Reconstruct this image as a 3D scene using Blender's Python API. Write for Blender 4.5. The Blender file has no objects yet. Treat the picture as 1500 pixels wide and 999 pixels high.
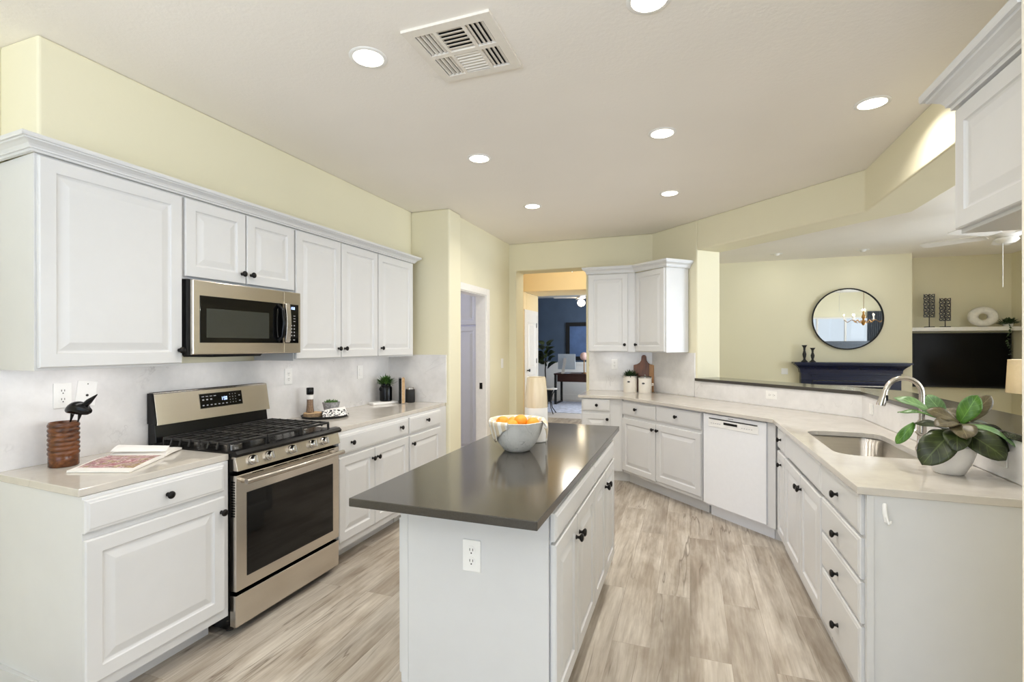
import bpy, bmesh, math, random
from mathutils import Vector, Matrix
random.seed(7)
PI = math.pi
SC = bpy.context.scene
COL = SC.collection

# ------------------------------------------------------------------ camera, world, big lights, exposure
cam_d = bpy.data.cameras.new('camera')
cam_d.sensor_width = 36.0
cam_d.lens = 36.0 * 720.67 / 1500.0
cam_d.shift_y = (505.66 - 499.5) / 1500.0
cam_d.clip_start = 0.02
cam = bpy.data.objects.new('camera', cam_d)
COL.objects.link(cam)
cam.matrix_world = (Matrix.Translation((0, 0, 1.4542)) @ Matrix.Rotation(0.346, 4, 'Z')
                    @ Matrix.Rotation(PI / 2, 4, 'X') @ Matrix.Rotation(-0.0018, 4, 'Z'))
SC.camera = cam

W = bpy.data.worlds.new('world'); SC.world = W; W.use_nodes = True
W.node_tree.nodes['Background'].inputs[0].default_value = (0.80, 0.90, 1.0, 1)
W.node_tree.nodes['Background'].inputs[1].default_value = 1.0

def area(name, loc, target, sx, sy, power, color, spread=180, shape='RECTANGLE'):
    l = bpy.data.lights.new(name, 'AREA'); l.shape = shape; l.size = sx; l.size_y = sy
    l.energy = power; l.color = color; l.spread = math.radians(spread)
    o = bpy.data.objects.new(name, l); COL.objects.link(o); o.location = loc
    d = Vector(target) - Vector(loc)
    o.rotation_euler = d.to_track_quat('-Z', 'Y').to_euler()
    return o

DAY = (0.60, 0.75, 1.0)
UPLIGHT = (0.80, 0.89, 1.0)
WARM = (1.0, 0.955, 0.89)
area('daylight_kitchen_window', (-0.6, -2.46, 1.25), (-0.6, 5, 1.6), 3.2, 2.1, 42, DAY)
area('added_uplight_kitchen', (-0.6, -2.45, 1.6), (-0.4, -0.5, 4.6), 3.2, 1.4, 128, UPLIGHT, 125)  # added uplight at the window, brightens the kitchen ceiling
area('daylight_family_window', (6.2, 4.6, 1.45), (2.0, 5.4, 1.5), 2.4, 1.7, 40, DAY)
area('added_uplight_family', (6.19, 4.6, 1.7), (3.9, 5.2, 4.2), 2.4, 1.2, 190, UPLIGHT, 125)  # second added uplight, lifts the family room ceiling
area('added_fill_dining', (6.24, 0.0, 1.3), (3.0, 0.0, 1.3), 3.0, 1.8, 125, (.88, .94, 1.0))  # added fill for the family wall and niche, kept out of the mirror
area('added_fill_office', (0.2, 11.2, 1.6), (-4, 11.2, 1.4), 1.6, 1.4, 110, (0.8, 0.9, 1.0))  # added cool fill before the solid right wall, no window there
area('added_fill_laundry', (-3.9, 5.3, 1.6), (-2.2, 5.0, 1.2), 0.8, 1.2, 24, (0.80, 0.82, 1.0))  # added bluish fill; the laundry walls have no window

vs = SC.view_settings
vs.view_transform = 'Standard'; vs.look = 'None'; vs.gamma = 1.0; vs.exposure = 0.02
vs.use_curve_mapping = False
SC.cycles.max_bounces = 10; SC.cycles.diffuse_bounces = 6; SC.cycles.glossy_bounces = 5
SC.cycles.transmission_bounces = 6; SC.cycles.transparent_max_bounces = 8
SC.cycles.caustics_reflective = False; SC.cycles.caustics_refractive = False
SC.cycles.sample_clamp_indirect = 6.0
SC.cycles.use_denoising = True

# ------------------------------------------------------------------ materials
def srgb(r, g, b):
    f = lambda c: (c / 255) / 12.92 if c / 255 <= 0.04045 else ((c / 255 + 0.055) / 1.055) ** 2.4
    return (f(r), f(g), f(b), 1)

class Mt:
    def __init__(s, name, col=(200, 200, 200), rough=0.5, metal=0.0, spec=None):
        s.m = bpy.data.materials.new(name); s.m.use_nodes = True
        s.nt = s.m.node_tree; s.b = s.nt.nodes['Principled BSDF']
        s.b.inputs['Base Color'].default_value = srgb(*col) if max(col) > 1.01 else (*col, 1)
        s.b.inputs['Roughness'].default_value = rough
        s.b.inputs['Metallic'].default_value = metal
        if spec is not None: s.b.inputs['Specular IOR Level'].default_value = spec
    def n(s, t, **k):
        x = s.nt.nodes.new(t)
        for a, v in k.items():
            if a.startswith('i_'):
                key = a[2:].replace('_', ' ')
                x.inputs[key].default_value = v
            else: setattr(x, a, v)
        return x
    def l(s, a, b): s.nt.links.new(a, b)
    def pos(s, scale=(1, 1, 1), obj=False, rot=(0, 0, 0)):
        mp = s.n('ShaderNodeMapping'); mp.inputs['Scale'].default_value = scale
        mp.inputs['Rotation'].default_value = rot
        if obj: s.l(s.n('ShaderNodeTexCoord').outputs['Object'], mp.inputs[0])
        else: s.l(s.n('ShaderNodeNewGeometry').outputs['Position'], mp.inputs[0])
        return mp.outputs[0]
    def noise(s, vec, scale, detail=4, rough=0.55, dist=0.0):
        x = s.n('ShaderNodeTexNoise'); x.inputs['Scale'].default_value = scale
        x.inputs['Detail'].default_value = detail; x.inputs['Roughness'].default_value = rough
        x.inputs['Distortion'].default_value = dist
        s.l(vec, x.inputs['Vector']); return x.outputs['Fac']
    def ramp(s, fac, stops):
        r = s.n('ShaderNodeValToRGB'); e = r.color_ramp.elements
        while len(e) < len(stops): e.new(0.5)
        for k, (p, c) in enumerate(stops):
            e[k].position = p; e[k].color = srgb(*c) if max(c) > 1.01 else (*c, 1)
        s.l(fac, r.inputs[0]); return r.outputs[0]
    def mix(s, fac, a, b, mode='MIX'):
        x = s.n('ShaderNodeMix', data_type='RGBA', blend_type=mode)
        for sock, v in ((x.inputs[0], fac), (x.inputs[6], a), (x.inputs[7], b)):
            if hasattr(v, 'is_linked') or hasattr(v, 'links'): s.l(v, sock)
            else: sock.default_value = v
        return x.outputs[2]
    def bump(s, h, strength=0.2, dist=0.01):
        x = s.n('ShaderNodeBump'); x.inputs['Strength'].default_value = strength
        x.inputs['Distance'].default_value = dist
        s.l(h, x.inputs['Height']); s.l(x.outputs[0], s.b.inputs['Normal'])
    def base(s, c): s.l(c, s.b.inputs['Base Color'])

def plain(name, col, rough=0.5, metal=0.0, var=0.04, scale=30, bump=0.0, spec=None, obj=True):
    m = Mt(name, col, rough, metal, spec)
    v = m.pos(obj=obj); f = m.noise(v, scale, 3)
    lo = tuple(max(0, c * (1 - var)) for c in col); hi = tuple(min(255, c * (1 + var)) for c in col)
    m.base(m.ramp(f, [(0.3, lo), (0.7, hi)]))
    if bump: m.bump(f, bump, 0.004)
    return m.m

def emit(name, col, strength):
    m = Mt(name, col, 0.5)
    m.b.inputs['Emission Color'].default_value = srgb(*col)
    m.b.inputs['Emission Strength'].default_value = strength
    return m.m

def wall_paint(name, col, tex=0.12):
    m = Mt(name, col, 0.75, 0, 0.25)
    v = m.pos(); f = m.noise(v, 60, 4); g = m.noise(v, 1.2, 2)
    a = m.ramp(g, [(0.3, tuple(c * 0.985 for c in col)), (0.7, col)])
    m.base(a); m.bump(f, tex, 0.004); return m.m

M = {}
M['wall'] = wall_paint('yellow_wall_paint', (231, 225, 198))
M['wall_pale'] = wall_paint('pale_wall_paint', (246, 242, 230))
M['hall'] = wall_paint('warm_hall_paint', (242, 222, 178))
M['ceiling'] = wall_paint('ceiling_paint', (245, 240, 233), 0.3)
M['white'] = plain('white_cabinet_paint', (213, 213, 213), 0.32, var=0.006, scale=8, spec=0.4)
M['trimwhite'] = plain('white_trim_paint', (236, 233, 228), 0.4, var=0.01)
M['navy'] = plain('navy_wall_paint', (74, 90, 112), 0.7, var=0.05, scale=2)
M['knob'] = plain('black_bronze_knob', (24, 21, 20), 0.35, 0.6, 0.1)
M['black'] = plain('black_enamel', (10, 10, 11), 0.22, var=0.1, spec=0.28)
M['blackmat'] = plain('black_matte', (18, 18, 19), 0.6, var=0.1)
M['iron'] = plain('cast_iron', (34, 33, 32), 0.36, 0.1, var=0.15, scale=80, bump=0.1)
M['chrome'] = plain('chrome', (225, 222, 218), 0.16, 1.0, 0.02)
M['nickel'] = plain('brushed_nickel', (196, 190, 182), 0.24, 1.0, 0.03)
M['plastic'] = plain('white_plastic', (240, 239, 236), 0.4, var=0.005)
M['ventpaint'] = plain('beige_vent_paint', (232, 226, 216), 0.5, var=0.01)
M['slot'] = plain('outlet_slot', (50, 48, 46), 0.6)
M['dish'] = plain('white_appliance_enamel', (236, 237, 240), 0.22, var=0.005)
M['cream'] = plain('cream_enamel', (238, 233, 224), 0.35, var=0.01)
M['porcelain'] = plain('white_porcelain', (240, 238, 235), 0.3, var=0.01)
M['lens'] = emit('lit_lamp_lens', (255, 244, 226), 9.0)
M['led'] = emit('lit_clock_digits', (190, 215, 255), 2.2)
M['mark'] = plain('printed_button_legend', (165, 165, 168), 0.5)

def mk_floor():
    m = Mt('greige_oak_planks', (190, 175, 155), 0.42, 0, 0.35)
    g = m.n('ShaderNodeNewGeometry')
    sp = m.n('ShaderNodeSeparateXYZ'); m.l(g.outputs['Position'], sp.inputs[0])
    cb = m.n('ShaderNodeCombineXYZ'); m.l(sp.outputs[1], cb.inputs[0]); m.l(sp.outputs[0], cb.inputs[1])
    br = m.n('ShaderNodeTexBrick'); m.l(cb.outputs[0], br.inputs['Vector'])
    br.inputs['Scale'].default_value = 1.0; br.inputs['Brick Width'].default_value = 1.5
    br.inputs['Row Height'].default_value = 0.18; br.inputs['Mortar Size'].default_value = 0.0011
    br.inputs['Mortar Smooth'].default_value = 0.3
    br.inputs['Color1'].default_value = (0, 0, 0, 1); br.inputs['Color2'].default_value = (1, 1, 1, 1)
    br.inputs['Mortar'].default_value = (0.5, 0.5, 0.5, 1); br.offset = 0.37
    # grain: shift each plank's grain by its tone
    off = m.n('ShaderNodeVectorMath', operation='MULTIPLY'); m.l(br.outputs['Color'], off.inputs[0]); off.inputs[1].default_value = (7, 13, 5)
    ad = m.n('ShaderNodeVectorMath', operation='ADD'); m.l(cb.outputs[0], ad.inputs[0]); m.l(off.outputs[0], ad.inputs[1])
    def str_noise(sx, sy, scale, det, dist):
        mp = m.n('ShaderNodeMapping'); mp.inputs['Scale'].default_value = (sx, sy, 1); m.l(ad.outputs[0], mp.inputs[0])
        return m.noise(mp.outputs[0], scale, det, 0.6, dist)
    f1 = str_noise(1.0, 9.0, 1.6, 6, 0.25)
    f2 = str_noise(1.6, 26.0, 2.2, 5, 0.4)
    f3 = str_noise(0.8, 3.0, 2.2, 4, 0.3)
    c = m.ramp(f1, [(0.25, (182, 174, 163)), (0.47, (208, 201, 191)), (0.66, (222, 216, 206)), (0.85, (196, 188, 177))])
    c2 = m.ramp(f2, [(0.3, (190, 178, 162)), (0.7, (255, 252, 246))])
    c = m.mix(0.55, c, c2, 'MULTIPLY')
    c3 = m.ramp(f3, [(0.36, (176, 162, 146)), (0.6, (255, 255, 255))])
    c = m.mix(0.6, c, c3, 'MULTIPLY')
    tone = m.ramp(br.outputs['Color'], [(0.0, (226, 224, 222)), (1.0, (255, 255, 255))])
    c = m.mix(0.8, c, tone, 'MULTIPLY')
    # cracks
    mp = m.n('ShaderNodeMapping'); mp.inputs['Scale'].default_value = (0.45, 6.0, 1); m.l(ad.outputs[0], mp.inputs[0])
    f4 = m.noise(mp.outputs[0], 1.5, 3, 0.55, 0.15)
    crack = m.ramp(f4, [(0.486, (0, 0, 0)), (0.5, (1, 1, 1)), (0.514, (0, 0, 0))])
    f5 = str_noise(0.7, 1.6, 1.5, 2, 0)
    gate = m.ramp(f5, [(0.47, (0, 0, 0)), (0.56, (1, 1, 1))])
    ck = m.mix(1.0, crack, gate, 'MULTIPLY')
    ckf = m.n('ShaderNodeMath', operation='MULTIPLY'); m.l(ck, ckf.inputs[0]); ckf.inputs[1].default_value = 0.75
    c = m.mix(ckf.outputs[0], c, srgb(104, 90, 76))
    mo = m.n('ShaderNodeMath', operation='MULTIPLY'); m.l(br.outputs['Fac'], mo.inputs[0]); mo.inputs[1].default_value = 0.5
    c = m.mix(mo.outputs[0], c, srgb(120, 106, 92))
    m.base(c); m.bump(f2, 0.06, 0.003)
    return m.m
M['floor'] = mk_floor()

def mk_quartz(name, col, vein, rough, dens=0.5):
    m = Mt(name, col, rough, 0, 0.5)
    v = m.pos()
    d = m.noise(v, 2.2, 5, 0.6, 0.6)
    vein_l = m.ramp(d, [(0.488, (0, 0, 0)), (0.5, (1, 1, 1)), (0.512, (0, 0, 0))])
    gate = m.ramp(m.noise(v, 5.0, 3), [(0.5, (0, 0, 0)), (0.66, (1, 1, 1))])
    k = m.mix(1.0, vein_l, gate, 'MULTIPLY')
    kk = m.n('ShaderNodeMath', operation='MULTIPLY'); m.l(k, kk.inputs[0]); kk.inputs[1].default_value = dens
    cloud = m.ramp(m.noise(v, 6.0, 5, 0.65), [(0.3, tuple(c * 0.94 for c in col)), (0.65, col)])
    m.base(m.mix(kk.outputs[0], cloud, srgb(*vein))); return m.m
M['quartz'] = mk_quartz('quartz_countertop_reflection_tint', (206, 200, 191), (170, 162, 152), 0.09, 0.3)  # same white quartz as the backsplash, warm reflections put into its colour
M['splash'] = mk_quartz('white_quartz_backsplash', (234, 232, 231), (150, 146, 143), 0.2, 0.30)
def mk_island():
    m = Mt('dark_taupe_quartz', (66, 61, 55), 0.13, 0, 0.5)
    v = m.pos(); f = m.noise(v, 220, 2)
    m.base(m.ramp(f, [(0.3, (62, 58, 52)), (0.75, (70, 66, 60))])); return m.m
M['darkstone'] = mk_island()
def mk_steel(name, col, rough, sc):
    m = Mt(name, col, rough, 1.0)
    m.b.inputs['Anisotropic'].default_value = 0.85
    tg = m.n('ShaderNodeCombineXYZ'); tg.inputs[2].default_value = 1.0; m.l(tg.outputs[0], m.b.inputs['Tangent'])
    f = m.noise(m.pos(sc), 1.0, 3)
    m.base(m.ramp(f, [(0.3, tuple(c * 0.95 for c in col)), (0.7, col)])); return m.m
M['steel'] = mk_steel('brushed_stainless', (222, 215, 205), 0.22, (60, 4, 900))
M['sinksteel'] = mk_steel('sink_stainless', (200, 194, 186), 0.3, (4, 4, 500))
def mk_glassblack():
    m = Mt('black_oven_glass', (10, 10, 11), 0.05, 0, 0.7)
    m.b.inputs['Specular IOR Level'].default_value = 0.4
    f = m.noise(m.pos(obj=True), 5, 2); m.base(m.ramp(f, [(0.3, (9, 9, 10)), (0.7, (13, 13, 13))])); return m.m
M['blackglass'] = mk_glassblack()
def mk_wood(name, a, b, sc=(2, 30, 30), rough=0.4):
    m = Mt(name, a, rough)
    f = m.noise(m.pos(sc, obj=True), 1.5, 5, 0.6, 1.0)
    m.base(m.ramp(f, [(0.3, a), (0.7, b)])); m.bump(f, 0.1, 0.002); return m.m
M['walnut'] = mk_wood('walnut', (84, 48, 28), (136, 82, 48), (30, 30, 3))
M['barrel'] = mk_wood('stained_turned_wood', (58, 30, 13), (124, 72, 33), (8, 8, 26), 0.25)
M['acacia'] = mk_wood('light_acacia', (146, 100, 52), (186, 138, 82), (30, 30, 3))
M['bark'] = mk_wood('wood_slice_bark', (112, 88, 66), (176, 150, 116), (60, 60, 60), 0.8)
M['slice'] = mk_wood('wood_slice_face', (184, 148, 104), (214, 182, 138), (25, 25, 25), 0.7)
M['espresso'] = mk_wood('espresso_wood', (40, 20, 18), (62, 34, 28), (3, 30, 30), 0.35)
M['paper'] = plain('white_paper', (242, 239, 234), 0.6, var=0.01)
def mk_concrete():
    m = Mt('pale_concrete', (206, 204, 198), 0.7)
    v = m.pos(obj=True)
    f = m.noise(v, 14, 6, 0.65)
    c = m.ramp(f, [(0.3, (206, 205, 200)), (0.55, (222, 221, 217)), (0.8, (230, 229, 225))])
    d = m.noise(v, 9, 3, 0.5, 0.8)
    k = m.ramp(d, [(0.492, (0, 0, 0)), (0.5, (0.4, 0.4, 0.4)), (0.508, (0, 0, 0))])
    m.base(m.mix(k, c, srgb(120, 118, 114))); m.bump(f, 0.3, 0.004); return m.m
M['concrete'] = mk_concrete()
M['greyconcrete'] = plain('grey_concrete', (150, 149, 150), 0.8, var=0.16, scale=70, bump=0.3)
def mk_orange():
    m = Mt('orange_peel', (246, 160, 40), 0.45)
    v = m.pos(obj=True); f = m.noise(v, 160, 2)
    m.base(m.ramp(m.noise(v, 12, 3), [(0.3, (240, 146, 26)), (0.7, (250, 172, 56))])); m.bump(f, 0.25, 0.002); return m.m
M['orange'] = mk_orange()
def mk_stripe():
    m = Mt('striped_linen', (226, 214, 190), 0.85)
    w = m.n('ShaderNodeTexWave', wave_type='BANDS', bands_direction='X'); w.inputs['Scale'].default_value = 7.5
    m.l(m.pos(obj=True, rot=(0, 0, 0.5)), w.inputs['Vector'])
    m.base(m.ramp(w.outputs['Fac'], [(0.55, (222, 206, 178)), (0.62, (244, 240, 232))])); return m.m
M['stripe'] = mk_stripe()
def mk_leaf(name, a, b, rough=0.42, vein=False):
    m = Mt(name, a, rough)
    f = m.noise(m.pos(obj=True), 22, 4)
    c = m.ramp(f, [(0.35, a), (0.7, b)])
    if vein:
        uv = m.n('ShaderNodeUVMap'); sp = m.n('ShaderNodeSeparateXYZ'); m.l(uv.outputs[0], sp.inputs[0])
        def ma(op, x, y=None):
            q = m.n('ShaderNodeMath', operation=op)
            for i, v in enumerate((x, y)):
                if v is None: continue
                if isinstance(v, (int, float)): q.inputs[i].default_value = v
                else: m.l(v, q.inputs[i])
            return q.outputs[0]
        au_ = ma('ABSOLUTE', ma('SUBTRACT', sp.outputs[0], .5))
        mid = ma('LESS_THAN', au_, .022)
        sv = ma('ABSOLUTE', ma('SUBTRACT', ma('FRACT', ma('SUBTRACT', ma('MULTIPLY', sp.outputs[1], 6.0), ma('MULTIPLY', au_, 3.2))), .5))
        side = ma('MULTIPLY', ma('LESS_THAN', sv, .045), .6)
        k = ma('MULTIPLY', ma('MAXIMUM', mid, side), .6)
        c = m.mix(k, c, srgb(*[min(255, q * 1.2 + 22) for q in b]))
    m.base(c); m.bump(f, 0.2, 0.004); return m.m
M['leaf'] = mk_leaf('dark_fig_leaf', (34, 42, 22), (62, 74, 34), .38, True)
M['leaf_olive'] = mk_leaf('olive_fig_leaf', (74, 66, 46), (104, 94, 66), .4, True)
M['leaf_light'] = mk_leaf('pale_leaf', (92, 128, 80), (128, 162, 108), .35, True)
M['leaf_bright'] = mk_leaf('bright_leaf', (60, 104, 34), (92, 138, 52), .35, True)
M['grassy'] = mk_leaf('grassy_foliage', (40, 74, 26), (88, 128, 54))
M['rosemary'] = mk_leaf('dark_foliage', (38, 62, 34), (74, 100, 58))
M['bluegreen'] = mk_leaf('trailing_foliage', (44, 62, 34), (84, 108, 70))
M['soil'] = plain('potting_soil', (52, 40, 30), 0.9, var=0.2, scale=90, bump=0.4)
def mk_vase():
    m = Mt('ribbed_beige_glaze', (212, 196, 166), 0.3)
    f = m.noise(m.pos((1, 1, 0.15), obj=True), 22, 2)
    m.base(m.ramp(f, [(0.3, (198, 180, 146)), (0.7, (226, 213, 188))])); return m.m
M['beigeglaze'] = mk_vase()
def mk_photo():
    m = Mt('printed_food_photo', (190, 120, 130), 0.35)
    v = m.pos(obj=True); f = m.noise(v, 12, 5, 0.6, 1.8)
    m.base(m.ramp(f, [(0.32, (70, 34, 40)), (0.43, (164, 66, 84)), (0.49, (232, 206, 204)), (0.53, (120, 60, 70)), (0.6, (176, 150, 84)), (0.68, (240, 232, 218))])); return m.m
M['photo'] = mk_photo()
def mk_towel():
    m = Mt('black_print_towel', (238, 236, 232), 0.85)
    v = m.pos(obj=True)
    ck = m.ramp(m.noise(v, 75, 1, 0.4, 0.5), [(0.5, (0, 0, 0)), (0.55, (1, 1, 1))])
    sp = m.n('ShaderNodeSeparateXYZ'); m.l(m.pos(obj=True), sp.inputs[0])
    band = m.n('ShaderNodeMath', operation='LESS_THAN'); m.l(sp.outputs[2], band.inputs[0]); band.inputs[1].default_value = 0.045
    mu = m.n('ShaderNodeMath', operation='MULTIPLY'); m.l(ck, mu.inputs[0]); m.l(band.outputs[0], mu.inputs[1])
    m.base(m.mix(mu.outputs[0], srgb(240, 238, 234), srgb(30, 30, 34))); return m.m
M['towel'] = mk_towel()
M['pepper'] = plain('ground_pepper', (150, 122, 98), 0.7, var=0.25, scale=200)
def mk_glass(name, col, rough=0.0):
    m = Mt(name, col, rough); m.b.inputs['Transmission Weight'].default_value = 1.0
    m.b.inputs['IOR'].default_value = 1.3
    f = m.noise(m.pos(obj=True), 3, 2); m.base(m.ramp(f, [(0.3, tuple(c * .98 for c in col)), (0.7, col)]))
    return m.m
M['glass'] = mk_glass('clear_glass', (250, 250, 250))
M['navywood'] = plain('navy_mantel_paint', (17, 24, 54), 0.25, var=0.08)
def mk_mirror():
    m = Mt('mirror_silver', (236, 238, 238), 0.01, 1.0)
    f = m.noise(m.pos(obj=True), 2, 1); m.base(m.ramp(f, [(0.3, (234, 236, 236)), (0.7, (238, 240, 240))])); return m.m
M['mirror'] = mk_mirror()
M['screen'] = plain('dark_television_panel', (5, 5, 6), 0.3, var=0.1, spec=0.15)
sm_ = Mt('cream_lampshade', (240, 232, 214), 0.8)
f = sm_.noise(sm_.pos(obj=True), 30, 2); sm_.base(sm_.ramp(f, [(.3, (236, 228, 210)), (.7, (244, 237, 221))]))
tl_ = sm_.n('ShaderNodeBsdfTranslucent'); tl_.inputs[0].default_value = srgb(240, 230, 208)
mx_ = sm_.n('ShaderNodeMixShader'); mx_.inputs[0].default_value = .5
sm_.l(sm_.b.outputs[0], mx_.inputs[1]); sm_.l(tl_.outputs[0], mx_.inputs[2]); sm_.l(mx_.outputs[0], sm_.nt.nodes['Material Output'].inputs[0]); M['shade'] = sm_.m
M['glow'] = emit('glowing_shade', (255, 244, 214), 0.9)
M['fan'] = plain('fan_white', (232, 228, 222), 0.45, var=0.02)
M['plaster'] = plain('white_plaster', (232, 229, 222), 0.8, var=0.03, bump=0.2)
M['carpet'] = plain('office_carpet', (196, 190, 186), 0.95, var=0.08, scale=300, bump=0.4)
M['rug'] = plain('pale_blue_rug', (196, 200, 216), 0.95, var=0.12, scale=9, bump=0.3)
M['alu'] = plain('silver_aluminium', (196, 208, 222), 0.35, 0.5, var=0.01)
M['brass'] = plain('antique_brass', (150, 112, 62), 0.28, 1.0, var=0.08)
M['crystal'] = emit('lit_crystal', (255, 246, 226), 3.0)
M['bulb'] = emit('lit_bulb', (255, 236, 200), 12.0)
M['greyfab'] = plain('grey_sofa_fabric', (86, 92, 100), 0.9, var=0.1, scale=60)
M['pink'] = plain('blush_glass_globe', (226, 190, 182), 0.25, var=0.06, scale=6)
M['patio'] = plain('grey_patio_slabs', (150, 152, 156), 0.8, var=0.1, scale=2, obj=False)
M['lavender'] = plain('daylight_tinted_laundry_white', (214, 214, 226), 0.4, var=0.01)  # white paint with the bluish daylight put into its colour

# ------------------------------------------------------------------ mesh builder
class MB:
    def __init__(s): s.bm = bmesh.new()
    def _v(s, pts, M_=None):
        return [s.bm.verts.new(M_ @ Vector(p) if M_ else Vector(p)) for p in pts]
    def _f(s, vs):
        try: return s.bm.faces.new(vs)
        except ValueError: return None
    def box(s, x0, x1, y0, y1, z0, z1, M_=None):
        v = s._v([(x0, y0, z0), (x1, y0, z0), (x1, y1, z0), (x0, y1, z0), (x0, y0, z1), (x1, y0, z1), (x1, y1, z1), (x0, y1, z1)], M_)
        for q in ((0, 3, 2, 1), (4, 5, 6, 7), (0, 1, 5, 4), (1, 2, 6, 5), (2, 3, 7, 6), (3, 0, 4, 7)): s._f([v[i] for i in q])
        return s
    def prism(s, poly, z0, z1, M_=None):
        a = s._v([(p[0], p[1], z0) for p in poly], M_); b = s._v([(p[0], p[1], z1) for p in poly], M_)
        n = len(poly)
        s._f(a[::-1]); s._f(b)
        for i in range(n): s._f([a[i], a[(i + 1) % n], b[(i + 1) % n], b[i]])
        return s
    def lathe(s, prof, n=24, M_=None, c=(0, 0, 0), cap=True, sx=1.0, sy=1.0):
        rings = []
        for r, z in prof:
            if r < 1e-6: rings.append(s._v([(c[0], c[1], c[2] + z)], M_))
            else: rings.append(s._v([(c[0] + sx * r * math.cos(2 * PI * k / n), c[1] + sy * r * math.sin(2 * PI * k / n), c[2] + z) for k in range(n)], M_))
        for A, B in zip(rings, rings[1:]):
            for k in range(n):
                k2 = (k + 1) % n
                if len(A) == 1 and len(B) == 1: continue
                if len(A) == 1: s._f([A[0], B[k2], B[k]])
                elif len(B) == 1: s._f([A[k], A[k2], B[0]])
                else: s._f([A[k], A[k2], B[k2], B[k]])
        if cap:
            for R in (rings[0], rings[-1]):
                if len(R) > 2: s._f(R)
        return s
    def tube(s, pts, r, n=10, cap=True):
        pts = [Vector(p) for p in pts]; rs = r if isinstance(r, (list, tuple)) else [r] * len(pts)
        prev = None; rings = []
        for i, p in enumerate(pts):
            t = (pts[min(i + 1, len(pts) - 1)] - pts[max(i - 1, 0)]).normalized()
            if prev is None:
                a = Vector((0, 0, 1)) if abs(t.z) < 0.9 else Vector((1, 0, 0))
                u = t.cross(a).normalized()
            else:
                u = (prev - t * prev.dot(t)).normalized()
            prev = u; w = t.cross(u)
            rings.append(s._v([p + (u * math.cos(2 * PI * k / n) + w * math.sin(2 * PI * k / n)) * rs[i] for k in range(n)]))
        for A, B in zip(rings, rings[1:]):
            for k in range(n): s._f([A[k], A[(k + 1) % n], B[(k + 1) % n], B[k]])
        if cap: s._f(rings[0][::-1]); s._f(rings[-1])
        return s
    def bar(s, a, b, w, h):
        a = Vector(a); b = Vector(b); t = (b - a).normalized()
        up = Vector((0, 0, 1)) if abs(t.z) < 0.95 else Vector((1, 0, 0))
        u = t.cross(up).normalized(); v = u.cross(t)
        q = [(-w / 2, -h / 2), (w / 2, -h / 2), (w / 2, h / 2), (-w / 2, h / 2)]
        A = s._v([a + u * x + v * y for x, y in q]); B = s._v([b + u * x + v * y for x, y in q])
        s._f(A[::-1]); s._f(B)
        for k in range(4): s._f([A[k], A[(k + 1) % 4], B[(k + 1) % 4], B[k]])
        return s
    def rings(s, fr, u0, u1, z0, z1, prof):
        """rectangular panel in frame fr; prof = [(inset, n)] from the back outline to the centre field"""
        R = []
        for i, n in prof:
            R.append(s._v([fr.p(u0 + i, n, z0 + i), fr.p(u1 - i, n, z0 + i), fr.p(u1 - i, n, z1 - i), fr.p(u0 + i, n, z1 - i)]))
        s._f(R[0])
        for A, B in zip(R, R[1:]):
            for k in range(4): s._f([A[k], A[(k + 1) % 4], B[(k + 1) % 4], B[k]])
        s._f(R[-1]); return s
    def sphere(s, c, r, n=16, m=10, sx=1, sy=1, sz=1):
        prof = [(r * math.sin(PI * k / m), -r * sz * math.cos(PI * k / m)) for k in range(m + 1)]
        prof[0] = (0, prof[0][1]); prof[-1] = (0, prof[-1][1])
        return s.lathe(prof, n, None, c, False, sx, sy)
    def sweep(s, path, prof, closed=False):
        """prof [(offset to the right of travel, z)] swept along a 2D path with mitres"""
        P = [Vector((p[0], p[1])) for p in path]; n = len(P); rows = []
        for i in range(n):
            a = P[i] - P[i - 1] if i > 0 else P[1] - P[0]
            b = P[i + 1] - P[i] if i < n - 1 else P[-1] - P[-2]
            a.normalize(); b.normalize()
            na = Vector((a.y, -a.x)); nb = Vector((b.y, -b.x))
            m = (na + nb); m = m / max(m.dot(na), 1e-6)
            rows.append(s._v([(P[i].x + m.x * o, P[i].y + m.y * o, z) for o, z in prof]))
        k = len(prof)
        for A, B in zip(rows, rows[1:]):
            for j in range(k): s._f([A[j], A[(j + 1) % k], B[(j + 1) % k], B[j]])
        s._f(rows[0][::-1]); s._f(rows[-1]); return s
    def leaf(s, B, T, w, up=(0, 0, 1), droop=0.0, fold=0.15, tipw=0.55, nl=9, nw=4, wav=0.0):
        B = Vector(B); T = Vector(T); t = (T - B); L = t.length; t = t / L
        up = Vector(up); side = t.cross(up)
        if side.length < 1e-4: side = t.cross(Vector((1, 0, 0)))
        side.normalize(); nrm = side.cross(t)
        rows = []
        for i in range(nl + 1):
            f = i / nl
            wd = w * (math.sin(PI * min(1, f ** tipw * 0.97 + 0.03))) ** (0.75 if tipw < 1 else 0.6) * 0.5 + 0.0008
            row = []
            for j in range(nw + 1):
                g = (j / nw) * 2 - 1
                p = B + t * (L * f) + nrm * (droop * math.sin(PI * f)) + side * (g * wd) + nrm * (fold * wd * abs(g) + wav * math.sin(f * 9 + g * 2))
                row.append(p)
            rows.append(s._v(row))
        uv = s.bm.loops.layers.uv.verify()
        for i in range(nl):
            for j in range(nw):
                f_ = s._f([rows[i][j], rows[i][j + 1], rows[i + 1][j + 1], rows[i + 1][j]])
                if f_:
                    for lp_, (a, b) in zip(f_.loops, ((j, i), (j + 1, i), (j + 1, i + 1), (j, i + 1))): lp_[uv].uv = (a / nw, b / nl)
        return s
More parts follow.
